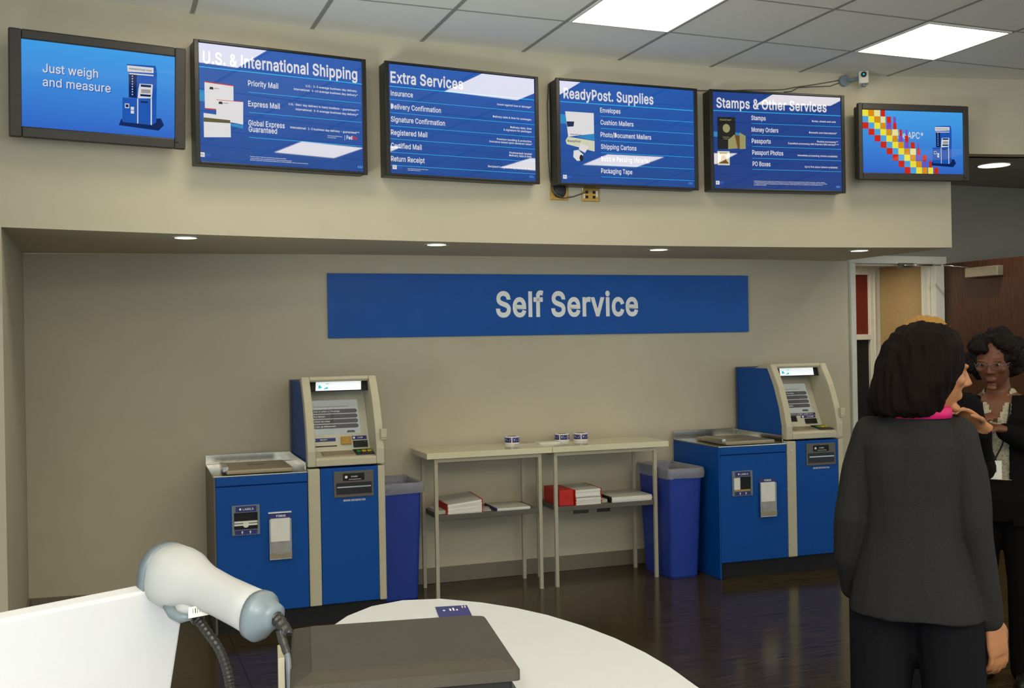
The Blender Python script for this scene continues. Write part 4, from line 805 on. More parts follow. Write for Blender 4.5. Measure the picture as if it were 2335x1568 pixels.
M['kbutton'] = flatlit('kiosk screen button', (84, 80, 84), .55)
kiosk(.545, 5.757, -1.6, 'left kiosk with dark grey side, standing nearest the leaning white scanner', False)
kiosk(3.638, 5.713, -3.63, 'right kiosk with solid blue side, standing nearest the door', True)

# ---------------------------------------------------------------- standing tables
ta = rad(-2.15); tdir = Vector((cos(ta), sin(ta), 0))
def table(o, lx, x0, x1, label):
    t = empty('standing_table', o, ta); tag(t, label, 'table', 'standing tables between the kiosks')
    MB().box(x0, x1, -.032, .372, .841, .877).build('tabletop', M['laminate'], t, bevel=.003)
    for x in (0, lx):
        for y in (0, .31): MB().box(x-.011, x+.011, y-.011, y+.011, 0, .84).build('leg', M['leg'], t, bevel=.002)
    MB().box(.011, lx-.011, -.009, .009, .818, .84).box(.011, lx-.011, .301, .319, .818, .84).box(-.009, .009, .011, .299, .818, .84).box(lx-.009, lx+.009, .011, .299, .818, .84).build('top_rail', M['leg'], t)
    MB().box(.011, lx-.011, -.011, .321, .470, .500).build('shelf', M['kdark'], t, bevel=.002)
    return t
O1 = Vector((1.86, 6.02, 0)); O2 = O1+tdir*.77
table(O1, .665, -.062, .7395, 'left standing table with cream top, beside the left bin')
table(O2, .69, -.0285, .778, 'right standing table with cream top, beside the right bin')
def tp(x, y, z=0): return O1+Matrix.Rotation(ta, 3, 'Z') @ Vector((x, y, z))

# tape rolls on the tops
def roll(x, y, ang, label, redband=False):
    t = empty('label_roll', (x, y, .877), ang); tag(t, label, 'label roll', 'rolls of mailing labels on the tables')
    MB().lathe([(.047, 0), (.048, .002), (.048, .05), (.047, .052), (.033, .052), (.033, .003)], n=40).build('roll_body', M['paper'], t, smooth=False)
    MB().lathe([(.0325, .002), (.0325, .0515), (.029, .0515), (.029, .002)], n=32).build('core', M['brass'], t)
    st = MB(); lt = MB(); rb = MB()
    for i in range(5):
        a0 = i*2*PI/5+.07; a1 = (i+1)*2*PI/5-.07
        st.loft([[(.0484*cos(a), .0484*sin(a), z) for a in [a0+(a1-a0)*j/9 for j in range(10)]] for z in (.014 if not redband else .012, .045)], caps=False)
        if redband: rb.loft([[(.0485*cos(a), .0485*sin(a), z) for a in [a0+(a1-a0)*j/9 for j in range(10)]] for z in (.004, .012)], caps=False)
        def W(u, z): a = a0+(a1-a0)*u; return (.0489*cos(a), .0489*sin(a), z)
        if redband: lt.poly([W(.15, .016), W(.55, .024), W(.85, .034), W(.5, .042), W(.15, .042), W(.55, .034), W(.3, .022)])
        else:
            lt.poly([W(.1, .040), W(.3, .032), W(.16, .024), W(.2, .032)]); lt.poly([W(.38, .034), W(.9, .034), W(.9, .039), W(.38, .039)]); lt.poly([W(.45, .025), W(.8, .025), W(.8, .029), W(.45, .029)])
    st.build('sticker', M['navy'], t); lt.build('sticker_print', M['letter'], t)
    if redband: rb.build('red_band', M['red'], t)
roll(2.452, 6.27, .55, 'roll of navy labels alone on the left table top')
roll(2.806, 6.275, .2, 'roll of purple labels with red lower band, left of the pair on the right table')
roll(2.925, 6.245, .6, 'roll of navy labels at the right of the pair on the right table')
tag(MB().box(-.07, .07, -.045, .045, 0, .009).build('label_pad', M['paper'], None, (2.665, 6.20, .877), ta+.05, bevel=.001), 'white pad lying across the joint of the two table tops', 'pad')
tag(MB().box(-.11, .11, -.05, .05, 0, .004).build('leaflet', M['paper_print'], None, (2.56, 6.26, .877), ta+.1), 'flat printed leaflet between the single roll and the white pad', 'leaflet')

# ---------------------------------------------------------------- stacks on the shelves
def stack(name, x0, x1, y0, y1, z, h, label, cat, edge=None, tilt=0, spine='lr', n=14, top='paper_print', seed=1):
    rnd = random.Random(seed); t = empty(name, tp((x0+x1)/2, y0, z), ta); tag(t, label, cat, 'paper stacks on the table shelves')
    w = (x1-x0)/2; d = y1-y0; mb = MB(); dz = h/n
    for i in range(n):
        a = rnd.uniform(-.0025, .0025); b = rnd.uniform(-.003, .003)
        z0 = i*dz; sl = tilt*(i/n)
        q = [(-w+a, b, z0-0), (w+a, b, z0+sl*.6), (w+a, d, z0+sl), (-w+a, d, z0+sl*.4)]
        e = dz*.9+tilt/n*.0
        mb.add(q+[(x, y, zz+dz*.92+tilt/n*.9) for x, y, zz in q], [(0, 3, 2, 1), (4, 5, 6, 7), (0, 1, 5, 4), (1, 2, 6, 5), (2, 3, 7, 6), (3, 0, 4, 7)])
    mb.build('sheets', M['paper'], t)
    tt = tilt
    MB().add([(-w, .002, h+.001), (w, .002, h+tt*.62), (w, d, h+tt*1.02), (-w, d, h+tt*.42)]+[(-w, .002, h+.003), (w, .002, h+tt*.62+.002), (w, d, h+tt*1.02+.002), (-w, d, h+tt*.42+.002)], [(0, 3, 2, 1), (4, 5, 6, 7), (0, 1, 5, 4), (1, 2, 6, 5), (2, 3, 7, 6), (3, 0, 4, 7)]).build('top_sheet', M[top], t)
    if edge:
        em = MB()
        if 'l' in spine: em.box(-w-.006, -w-.0026, -.002, d, 0, h+.004+tt*.1)
        if 'r' in spine: em.add([(w+.0026, -.002, 0), (w+.006, -.002, 0), (w+.006, d, tt*.3), (w+.0026, d, tt*.3), (w+.0026, -.002, h+.004+tt*.62), (w+.006, -.002, h+.004+tt*.62), (w+.006, d, h+.004+tt), (w+.0026, d, h+.004+tt)], [(0, 3, 2, 1), (4, 5, 6, 7), (0, 1, 5, 4), (1, 2, 6, 5), (2, 3, 7, 6), (3, 0, 4, 7)])
        em.build('edge_strip', M[edge], t)
    return t
Z = .5005
stack('envelope_stack', .072, .285, 0, .27, Z, .055, 'tall white envelope stack with red edges on the left shelf', 'paper stack', 'red', .035, n=12, seed=2)
stack('form_stack', .385, .600, .0, .24, Z, .014, 'thin stack of grey topped forms at the right of the left shelf', 'paper stack', 'navy', 0, 'l', n=4, seed=3)
tag(MB().box(0, .055, 0, .20, 0, .022).build('leaflet_bundle', M['paper_print'], None, tp(.020, .03, Z), ta+.06, bevel=.002), 'small bundle of leaflets in the left corner of the left shelf', 'leaflet bundle')
tag(MB().box(0, .05, 0, .15, 0, .006).build('leaflet', M['paper_print'], None, tp(.305, .04, Z), ta-.2), 'loose leaflet between the two stacks on the left shelf', 'leaflet')
tag(MB().box(0, .10, 0, .27, 0, .098).build('red_box', M['red'], None, tp(.795, .005, Z), ta, bevel=.004), 'red box at the left end of the right shelf', 'box')
stack('envelope_stack', .806+.1, 1.075, -.004, .26, Z, .044, 'lower white red-edged envelope bundle on the right shelf', 'paper stack', 'red', 0, n=8, seed=5)
stack('envelope_stack', .803+.1, 1.072, -.006, .26, Z+.0485, .044, 'upper white red-edged envelope bundle on the right shelf', 'paper stack', 'red', .006, n=8, seed=6)
tag(MB().box(0, .045, 0, .2, 0, .02).build('leaflet_bundle', M['paper_print'], None, tp(1.09, .03, Z), ta), 'narrow leaflet bundle between white and dark-spined stacks', 'leaflet bundle')
stack('form_stack', 1.152, 1.435, -.004, .28, Z, .033, 'dark-spined pile of forms at the right end of the right shelf', 'paper stack', 'black', 0, 'l', n=7, seed=8)

# ---------------------------------------------------------------- bins
def bin_(x0, x1, y0, y1, h, label, llabel):
    cx, cy = (x0+x1)/2, (y0+y1)/2
    t = empty('waste_bin', (cx, cy, 0)); tag(t, label, 'bin', 'blue plastic waste bins')
    w, d = (x1-x0)/2, (y1-y0)/2
    def ring(s, z, g=0, n=5):
        a, b, r = w*s-g, d*s-g, .03; out = []
        for (sx, sy, st) in ((1, 1, 0), (-1, 1, PI/2), (-1, -1, PI), (1, -1, 3*PI/2)):
            for i in range(n): q = st+i*PI/2/(n-1); out.append((sx*(a-r)+r*cos(q), sy*(b-r)+r*sin(q), z))
        return out
    MB().loft([ring(.80, 0), ring(.82, .01), ring(.97, h-.04), ring(1, h-.035), ring(1, h), ring(1, h, .006), ring(.95, h-.05, .006), ring(.8, .02, .004)]).build('bin_body', M['binblue'], t)
    l = empty('bin_liner', (cx, cy, 0)); tag(l, llabel, 'bin liner', 'clear liners in the blue bins')
    rnd = random.Random(int(x0*100)); rings = []
    for s, z, g in ((1, h-.058, -.009), (1, h-.03, -.012), (1, h-.004, -.010), (1, h+.008, -.003), (1, h+.006, .006), (.96, h-.05, .014), (.93, h-.16, .02)):
        rings.append([(x+rnd.uniform(-.003, .003), y+rnd.uniform(-.003, .003), zz+rnd.uniform(-.004, .004)*(1 if z > h-.08 else 3)) for x, y, zz in ring(s, z, g)])
    MB().loft(rings, caps=False).build('liner_film', M['liner'], l, smooth=True)
bin_(1.515, 1.785, 6.045, 6.40, .70, 'blue bin between the left kiosk and the left table', 'clear liner folded over the bin beside the left kiosk')
bin_(3.352, 3.602, 5.83, 6.27, .70, 'blue bin between the right table and the right kiosk', 'clear liner folded over the bin beside the right kiosk')

# ---------------------------------------------------------------- wall fittings
for x0, x1, lb in ((2.935, 3.046, 'left of two low wall outlets under the right table shelf'), (3.108, 3.205, 'right of two low wall outlets under the right table shelf')):
    t = empty('wall_outlet', ((x0+x1)/2, wy((x0+x1)/2)-.001, .41), math.atan2(6.358-6.45, 3.04)); tag(t, lb, 'outlet', 'low wall outlets')
    h = (x1-x0)/2
    MB().box(-h, h, -.006, 0, -.037, .037).build('cover_plate', M['kdark'], t, bevel=.002)
    MB().box(-.030, -.008, -.008, -.006, -.014, .014).box(.008, .030, -.008, -.006, -.014, .014).build('socket', M['black'], t)
def onbulk(x, z, d=0):
    s_ = -.072*x+.172; n = Vector((s_, -1, 0)).normalized(); return Vector((x, by(x), z))+n*d, math.atan(s_)
p, a = onbulk(2.491, 2.41, .001)
t = empty('junction_plate', p, a); tag(t, 'brass wall box with dark cover at the lower left of the supplies board', 'wall plate')
MB().box(-.055, .055, -.006, 0, -.06, .06).build('plate', M['brass'], t, bevel=.002)
MB().ball((.004, -.010, -.004), (.040, .010, .044), 20).build('cover', M['rubber'], t, smooth=True)
p, a = onbulk(2.692, 2.41, .001)
t = empty('data_outlet', p, a); tag(t, 'brass data outlet plate with four sockets under the supplies board', 'wall plate')
MB().box(-.055, .055, -.006, 0, -.062, .085).build('plate', M['brass'], t, bevel=.002)
MB().box(-.055, -.048, -.0075, -.006, .0, .05).box(.035, .045, -.0075, -.006, -.035, .0).box(-.046, -.038, -.0075, -.006, -.045, -.01).build('plate_marks', M['white'], t)
mb = MB()
for x in (-.024, .022):
    for z in (-.036, -.008): mb.box(x-.008, x+.008, -.008, -.006, z-.008, z+.008)
mb.build('socket', M['blackmatte'], t)
def bp_(x, z, d=.006): return onbulk(x, z, d)[0]
cb = MB().tube([bp_(2.437, 3.02), bp_(2.428, 2.9), bp_(2.430, 2.6), bp_(2.437, 2.46), bp_(2.452, 2.40, .02), bp_(2.475, 2.372, .025), bp_(2.52, 2.362, .02), bp_(2.58, 2.372), bp_(2.63, 2.39, .012), bp_(2.668, 2.402, .014)], .0035, 8).build('data_cable', M['kdark'], None, smooth=True)
tag(cb, 'thin grey cable hanging from the supplies board to the outlet plate', 'cable')
p, a = onbulk(4.45, 3.153, .001)
t = empty('security_camera', p, a); tag(t, 'small white wall camera under the ceiling, right of the stamps board', 'camera')
MB().tube([(-.035, -.004, -.004), (-.035, -.022, -.004)], .036, 24).tube([(-.02, -.02, -.004), (.055, -.055, 0)], .010).build('wall_mount', M['scang'], t, smooth=False)
MB().xbox((.062, -.075, 0), (.060, .075, .078), Matrix.Rotation(rad(-30), 3, 'Z')).build('camera_body', M['white_trim'], t, bevel=.008, seg=3)
mt = Matrix.Rotation(rad(-30), 3, 'Z')
def cl_(v): return Vector((.062, -.075, 0))+mt @ Vector(v)
MB().tube([cl_((0, -.037, .014)), cl_((0, -.048, .014))], .017, 20).build('lens_ring', M['black'], t)
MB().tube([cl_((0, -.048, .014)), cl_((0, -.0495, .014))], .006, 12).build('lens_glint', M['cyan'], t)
MB().box(.05, .074, -.088, -.066, -.055, -.038).build('camera_foot', M['scang'], t, bevel=.003)
cb = MB().tube([bp_(3.30, 3.045, .02), bp_(3.42, 3.043), bp_(3.60, 3.05), bp_(3.737, 3.063), bp_(3.90, 3.070), bp_(4.0, 3.078), bp_(4.075, 3.095), bp_(4.19, 3.114), bp_(4.30, 3.135), bp_(4.40, 3.156)], .003, 6)
cb.tube([bp_(4.0, 3.062), bp_(4.05, 3.068), bp_(4.10, 3.094), bp_(4.2, 3.104), bp_(4.32, 3.112), bp_(4.41, 3.146)], .003, 6)
tag(cb.build('camera_cable', M['kdark'], None, smooth=True), 'thin dark cable running from the wall camera behind the stamps board', 'cable')

# ---------------------------------------------------------------- white counter in the foreground and what stands on it
CT = 1.05
edge = [(.244, 1.486), (.262, 1.555), (.285, 1.625), (.315, 1.70), (.352, 1.775), (.40, 1.845), (.455, 1.893), (.52, 1.912), (.59, 1.892), (.652, 1.83), (.695, 1.765), (.727, 1.695), (.752, 1.61), (.768, 1.52), (.774, 1.43), (.772, 1.35), (.762, 1.26), (.75, 1.0), (.72, .74), (-.9, .74), (-.92, 1.2), (-.5, 1.43), (.10, 1.45)]
c = empty('round_ended_counter', (0, 1.2, 0)); tag(c, 'white round-ended counter top in the foreground under the charcoal box', 'counter')
MB().prism([(x, y-1.2) for x, y in edge], CT-.032, CT, 'z').build('counter_top', M['counter'], c, bevel=.003)
MB().box(-.8, .60, -.36, .12, .0, CT-.032).box(.25, .60, .12, .38, 0, CT-.032).build('pedestal', M['white_trim'], c)

# charcoal box
A_, B_, C_, D_ = Vector((.221, 1.379, 0)), Vector((.472, 1.334, 0)), Vector((.439, 1.097, 0)), Vector((.188, 1.133, 0))
ux = (B_-A_).normalized(); a = math.atan2(ux.y, ux.x); ctr = (A_+B_+C_+D_)/4
bx = empty('charcoal_box', (ctr.x, ctr.y, CT), a); tag(bx, 'charcoal plastic box with a framed lid on the white counter', 'box')
hw, hd = .1272, .1205
def rr(x, y, r, z, n=4):
    out = []
    for sx, sy, st in ((1, 1, 0), (-1, 1, PI/2), (-1, -1, PI), (1, -1, 3*PI/2)):
        for i in range(n): q = st+i*PI/2/(n-1); out.append((sx*(x-r)+r*cos(q), sy*(y-r)+r*sin(q), z))
    return out
MB().loft([rr(hw, hd, .006, .100), rr(hw, hd, .006, .111), rr(hw-.002, hd-.002, .006, .113), rr(hw-.022, hd-.022, .003, .1195), rr(hw-.024, hd-.024, .003, .1205)]).build('lid', M['box'], bx)
MB().loft([rr(hw-.008, hd-.008, .005, .088), rr(hw-.008, hd-.008, .005, .100)]).build('lid_gap', M['blackmatte'], bx)
MB().loft([rr(hw-.002, hd-.002, .006, .0005), rr(hw-.002, hd-.002, .006, .086), rr(hw-.008, hd-.008, .005, .089)]).build('box_body', M['boxblue'], bx)
MB().box(hw-.03, hw-.022, .035, .04, .1165, .119).build('lid_catch', M['blackmatte'], bx)
t = MB().box(-.004, .004, -.03, .03, 0, .10).build('tan_card', M['kbeige'], None, (.2035, 1.325, CT), rad(-8), bevel=.001)
tag(t, 'tan card standing against the left side of the charcoal box', 'card')
cd = empty('blue_card', (.582, 1.795, CT), rad(-12)); tag(cd, 'small blue card lying behind the charcoal box on the white counter', 'card')
MB().box(-.029, .029, -.045, .03, 0, .0012).build('card_sheet', M['navy'], cd)
mb = MB()
for x0, x1, y0, y1 in ((-.018, -.014, -.003, .003), (-.006, -.003, -.004, .010), (0, .003, -.004, .014), (.006, .009, -.004, .004), (.018, .020, .012, .024), (.023, .025, .012, .024)): mb.box(x0, x1, y0, y1, .0012, .0016)
mb.build('card_print', M['white'], cd)

# low white panel at the left
Cn = Vector((.099, 1.4004, 1.2304)); hv = Vector((.89571, .44464, 0)); nv = Vector((.44464, -.89571, 0))
tl = rad(-17); dn = Vector((0, 0, -1))*cos(tl)+nv*sin(tl); bk = dn.cross(hv).normalized()
if bk.y < 0: bk = -bk
wp = empty('white_panel', (Cn.x-.2, Cn.y-.1, CT)); tag(wp, 'blank white tilted panel at lower left, glaring in the camera flash', 'panel')
mb = MB(); o_ = wp.location
mt_ = Matrix((hv, -bk, -dn)).transposed()
mb.xbox(Cn-hv*.29+dn*.0825+bk*.010-o_, (.58, .020, .165), mt_); mb.build('panel_shell', M['counter'], wp, bevel=.004, seg=3)
mb = MB(); mb.xbox(Cn-hv*.35+dn*.13+bk*.05-o_, (.10, .07, .03), mt_); mb.build('rear_boss', M['scanw'], wp, bevel=.004)
q = Cn-hv*.35+dn*.14+bk*.06-o_
MB().box(q.x-.07, q.x+.07, q.y-.05, q.y+.05, 0, .012).tube([(q.x, q.y, .01), (q.x, q.y, .07)], .018, 14).build('panel_foot', M['scanw'], wp, bevel=.002)

# hand scanner on its gooseneck
hc_ = Vector((.098, 1.3578, 1.241)); ax = Vector((.0753, -.0995, -.026)).normalized()
uu = Vector((0, 0, 1)); uu = (uu-ax*uu.dot(ax)).normalized(); sw = ax.cross(uu)
sc_ = empty('barcode_scanner', hc_); tag(sc_, 'white handheld scanner with grey end cap, leaning on the white panel', 'scanner')
def sec(s, a, b, off=0, n=24, p=2.4):
    return [ax*s+uu*off+sw*(a*math.copysign(abs(cos(q))**(2/p), cos(q)))+uu*(b*math.copysign(abs(sin(q))**(2/p), sin(q))) for q in [2*PI*i/n for i in range(n)]]
MB().loft([sec(-.048, .022, .026, -.004), sec(-.047, .030, .034, -.003), sec(-.040, .035, .038, -.002), sec(-.022, .036, .039, -.002), sec(-.004, .033, .036), sec(.012, .027, .030, .001), sec(.028, .0235, .0265, .001), sec(.06, .0225, .0250), sec(.095, .0235, .0255, -.001), sec(.118, .0245, .0265, -.002)]).build('scanner_body', M['scanw'], sc_, smooth=True)
MB().loft([sec(-.056, .031, .034, -.004), sec(-.056, .034, .0375, -.004), sec(-.046, .0352, .0388, -.003), sec(-.043, .0354, .039, -.003)]).build('window_rim', M['scang'], sc_, smooth=True)
MB().loft([sec(.116, .0262, .029, -.003), sec(.124, .0268, .0295, -.003), sec(.128, .0262, .029, -.004), sec(.130, .022, .0245, -.004), sec(.142, .0165, .0175, .001), sec(.148, .014, .0145, .003), sec(.149, .008, .008, .003)]).build('end_cap', M['scang'], sc_, smooth=True)
MB().tube([ax*-.012-uu*.030+sw*.020, ax*.000-uu*.036+sw*.020, ax*.014-uu*.038+sw*.018, ax*.026-uu*.034+sw*.014], [.006, .0075, .007, .004], 10).build('trigger', M['scang'], sc_, smooth=True)
cbp = [ax*.146+uu*.003, ax*.156+uu*.001-Vector((0, 0, .002)), ax*.168-uu*.004-Vector((0, 0, .006)), Vector((.0911, -.1272, -.0415)), Vector((.0961, -.1399, -.064)), Vector((.0965, -.148, -.085)), Vector((.0945, -.157, -.115)), Vector((.085, -.17, -.17)), Vector((.06, -.2, -.184)), Vector((-.02, -.28, -.186))]
def spline(pts, n=6):
    out = []
    for i in range(len(pts)-1):
        p0, p1, p2, p3 = pts[max(i-1, 0)], pts[i], pts[i+1], pts[min(i+2, len(pts)-1)]
        for j in range(n):
            t = j/n; out.append(.5*((2*p1)+(p2-p0)*t+(2*p0-5*p1+4*p2-p3)*t*t+(3*p1-p0-3*p2+p3)*t**3))
    return out+[pts[-1]]
cs = spline(cbp)
MB().tube(cs[16:], .0034, 10).build('cable', M['cable'], sc_, smooth=True)
rs = [(.0090-.0042*i/20)*(1 if i % 2 else .9) for i in range(21)]
fine_ = spline(cbp[:5], 5)[:21]
MB().tube(fine_, rs, 14).build('strain_relief', M['rubber'], sc_)
gn = empty('gooseneck_stand', (.16, 1.20, CT)); tag(gn, 'black gooseneck stand holding the white scanner', 'scanner stand')
o_ = gn.location
gp = spline([Vector(p)-o_ for p in ((.1005, 1.347, 1.214), (.1032, 1.345, 1.2026), (.1121, 1.3307, 1.1888), (.128, 1.3136, 1.1646), (.136, 1.3051, 1.1394), (.1389, 1.2985, 1.1172), (.140, 1.27, 1.09), (.15, 1.22, 1.072), (.16, 1.20, 1.056))], 10)
MB().tube(gp, [.0062*(1 if i % 2 else .86) for i in range(len(gp))], 12).build('gooseneck', M['rubber'], gn)
MB().tube(gp[4:16], .0086, 14).build('collar', M['black'], gn)
MB().lathe([(.045, 0), (.045, .006), (.038, .010), (.008, .012)], (0, 0, 0)).build('stand_base', M['black'], gn)
mb = MB(); k_ = Vector((.1015, 1.346, 1.209))-o_
mb.ball(k_+Vector((0, .004, .004)), (.022, .020, .012), 16); mb.build('cup', M['scanw'], gn, smooth=True)
fd = Vector((.366, -.931, 0)) if False else Vector((-.0, -1, 0))
lb = MB(); lb.box(-.020, .016, -.0235, -.0215, -.006, .007); lb = lb.build('barcode_label', M['paper'], gn, k_+Vector((.004, .0, .002)), rad(18))
mb = MB()
for i, w in enumerate((1, 2, 1, 1, 3, 1, 2, 1, 1, 2)): mb.box(-.015+i*.0028, -.015+i*.0028+.0005*w, -.0238, -.0236, -.001, .005)
mb.build('barcode_bars', M['black'], lb)

# ---------------------------------------------------------------- people
def remesh(mb, name, m, parent, voxel, smooth=3, strand=0, curl=0, cut=None, thick=0):
    """weld the overlapping shapes of mb into one continuous surface"""
    o = mb.build('tmp', m)
    r = o.modifiers.new('r', 'REMESH'); r.mode = 'VOXEL'; r.voxel_size = voxel
    s_ = o.modifiers.new('s', 'SMOOTH'); s_.iterations = smooth; s_.factor = .5
    bpy.context.view_layer.update()
    me = bpy.data.meshes.new_from_object(o.evaluated_get(bpy.context.evaluated_depsgraph_get()))
    bpy.data.objects.remove(o)
    me.materials.clear(); me.materials.append(m); me.name = name
    if strand or curl:
        ns = [v.normal.copy() for v in me.vertices]
        for v, n in zip(me.vertices, ns):
            p = v.co
            d = 0
            if strand: d += strand*mnoise.noise(Vector((p.x*70, p.y*70, p.z*7)))+strand*.7*mnoise.noise(Vector((p.x*25, p.y*25, p.z*5)))
            if curl: d += curl*mnoise.noise(p*38)+curl*.7*mnoise.noise(p*90)
            v.co = p+n*d
    if cut:
        bm = bmesh.new(); bm.from_mesh(me)
        bmesh.ops.delete(bm, geom=[v for v in bm.verts if cut(v.co)], context='VERTS'); bm.to_mesh(me); bm.free()
    me.polygons.foreach_set('use_smooth', [True]*len(me.polygons))
    ob = bpy.data.objects.new(name, me); COL.objects.link(ob); ob.parent = parent
    if thick:
        q = ob.modifiers.new('t', 'SOLIDIFY'); q.thickness = thick; q.offset = -1
    return ob
def ell(cx, cy, z, a, b, n=28, p=2.3):
    return [(cx+a*math.copysign(abs(cos(q))**(2/p), cos(q)), cy+b*math.copysign(abs(sin(q))**(2/p), sin(q)), z) for q in [2*PI*i/n for i in range(n)]]
def tfm(mb, f): mb.v = [tuple(f(Vector(v))) for v in mb.v]; return mb
def head(mb, M4):
    """head facing local -Y about its own centre, then placed by M4"""
    h = MB()
    rings = []
    for i in range(1, 18):
        t = PI*i/18; z = -.112*cos(t); w = sin(t)**.8
        jaw = 1-.30*max(0, -z/.112)**1.4; fwd = -.012*max(0, -z/.112)
        rings.append([(.073*w*jaw*cos(q), .091*w*(1-.12*max(0, -z/.112))*sin(q)+fwd+(.006 if z > .02 else 0), z) for q in [2*PI*k/28 for k in range(28)]])
    h.loft(rings)
    h.tube([(0, -.082, .022), (0, -.094, .002), (0, -.105, -.018), (0, -.094, -.026)], [.008, .009, .012, .007], 10)
    h.ball((0, -.082, -.052), (.022, .012, .006), 12).ball((0, -.081, -.062), (.019, .011, .007), 12).ball((0, -.078, -.092), (.022, .016, .014), 12)
    for s in (-1, 1):
        h.ball((s*.032, -.079, .030), (.022, .010, .007), 10).ball((s*.040, -.066, -.012), (.022, .018, .018), 12)
        h.ball((s*.072, .008, -.004), (.008, .018, .030), 12)
        h.ball((s*.012, -.092, -.022), (.007, .008, .006), 8)
    tfm(h, lambda v: M4 @ v); mb.add(h.v, h.f)
def hand(mb, w, d, n, t, s=1.0, curl=(.25, .5, .5)):
    """palm and five fingers: d finger direction, n palm side, t thumb side"""
    d, n, t = Vector(d).normalized(), Vector(n), Vector(t)
    n = (n-d*n.dot(d)).normalized(); t = (t-d*t.dot(d)-n*t.dot(n)).normalized(); w = Vector(w)
    def rg(x, a, b): return [w+d*x*s+(t*a*cos(q)+n*b*sin(q))*s for q in [2*PI*i/16 for i in range(16)]]
    mb.loft([rg(-.03, .026, .020), rg(.0, .026, .018), rg(.03, .036, .016), rg(.065, .040, .014), rg(.088, .038, .011)])
    for off, L, r in ((.029, .070, .0086), (.010, .078, .0088), (-.010, .072, .0084), (-.028, .057, .0075)):
        p = w+d*.080*s+t*off*s; pts = [p-d*.015*s]; a = 0; seg = [L*.45, L*.32, L*.25]
        pts.append(p)
        for k in range(3):
            a += curl[k]; pts.append(pts[-1]+(d*cos(a)+n*sin(a)+t*off*1.2)*seg[k]*s)
        mb.tube(pts, [r*s, r*s, r*.98*s, r*.92*s, r*.72*s], 10); mb.ball(pts[-1], r*.72*s, 8)
    p = w+d*.022*s+t*.024*s; q1 = p+(t*.75+d*.6+n*.35)*.035*s; q2 = q1+(t*.35+d*.85+n*.35)*.030*s; q3 = q2+(d*.9+n*.35)*.022*s
    mb.tube([p, q1, q2, q3], [.013*s, .0105*s, .0092*s, .0072*s], 10); mb.ball(q3, .0072*s, 8)
def limb(mb, pts, rs, n=14):
    mb.tube(pts, rs, n)
    for p, r in list(zip(pts, rs)): mb.ball(p, r, 12)
def legs(mb, xl, xr, bend=0):
    for x in (xl, xr):
        limb(mb, [(x*.85, 0, .80), (x, -.012, .45), (x, .012, .30), (x, .018, .085)], [.078, .050, .048, .034])
        mb.tube([(x, .055, .035), (x, .0, .045), (x, -.07, .032), (x, -.13, .022)], [.028, .038, .034, .022], 12)
def shoes(t, xl, xr, m):
    for x in (xl, xr):
        mb = MB(); mb.loft([[(x+a*cos(q), y+.0*sin(q), .004+max(0, h*(.5+.5*sin(q)))) for q in [2*PI*i/16 for i in range(16)]] for y, a, h in ((.085, .02, .05), (.07, .036, .075), (.02, .042, .085), (-.05, .046, .065), (-.11, .042, .05), (-.15, .028, .036), (-.165, .012, .02))])
        mb.build('shoe', m, t, smooth=True)

# --- woman seen from behind
p1 = empty('person', (2.170, 2.383, 0), rad(129))
tag(p1, 'person seen from behind with dark shoulder-length hair and charcoal blazer', 'person')
HM = Matrix.Translation((-.052, -.008, 1.425)) @ Matrix.Rotation(rad(-68), 4, 'Z') @ Matrix.Rotation(rad(10), 4, 'X')
mb = MB()
mb.loft([ell(0, 0, .74, .12, .085), ell(0, 0, .82, .155, .10), ell(0, 0, .95, .125, .085), ell(0, 0, 1.05, .12, .08), ell(0, 0, 1.18, .14, .09), ell(0, 0, 1.26, .12, .07), ell(0, 0, 1.31, .06, .05)])
limb(mb, [(0, .01, 1.27), (-.01, 0, 1.34), (-.025, -.005, 1.40)], [.055, .050, .052])
head(mb, HM); legs(mb, .105, -.10)
limb(mb, [(-.120, 0, 1.245), (-.164, .028, 1.0), (-.190, -.02, .745)], [.045, .036, .024]); limb(mb, [(.120, 0, 1.245), (.168, .03, 1.0), (.180, -.06, .79)], [.045, .036, .024])
hand(mb, (-.202, -.024, .728), (-.10, -.06, -1), (.85, -.5, .1), (-.3, -1, 0), 1.08, (.15, .4, .45)); hand(mb, (.176, -.075, .765), (-.35, -.7, -.6), (-1, .1, 0), (0, -.4, .9), .95)
remesh(mb, 'body', M['skin'], p1, .0055, 2)
mb = MB()
mb.loft([ell(-.002, .005, .735, .182, .130, p=2.8), ell(-.002, .005, .76, .180, .128, p=2.8), ell(0, .005, .85, .164, .120), ell(0, .008, .96, .138, .102), ell(0, .008, 1.05, .132, .096), ell(0, .005, 1.15, .142, .100), ell(0, .002, 1.22, .146, .096), ell(0, 0, 1.265, .126, .082), ell(0, .005, 1.30, .090, .066), ell(0, .008, 1.322, .066, .056)])
limb(mb, [(-.120, 0, 1.246), (-.146, .012, 1.14), (-.164, .028, 1.0), (-.178, .008, .86), (-.190, -.018, .735)], [.054, .051, .046, .043, .038])
limb(mb, [(.118, 0, 1.246), (.148, .012, 1.14), (.168, .028, 1.0), (.182, -.005, .88), (.182, -.05, .78)], [.054, .051, .047, .045, .042])
mb.loft([ell(0, .01, 1.30, .078, .066), ell(-.004, .016, 1.335, .064, .060)])
def wr(v): return v
bl = remesh(mb, 'blazer', M['jacket'], p1, .006, 2)
for v in bl.data.vertices:
    p = v.co; v.co = p+v.normal*(.007*mnoise.noise(Vector((p.x*11, p.y*11, p.z*5+p.x*6)))+.004*mnoise.noise(Vector((p.x*22, p.y*14, p.z*6))))
mb = MB(); mb.loft([ell(0, 0, .74, .15, .105), ell(0, 0, .80, .16, .11), ell(0, 0, .90, .13, .09)])
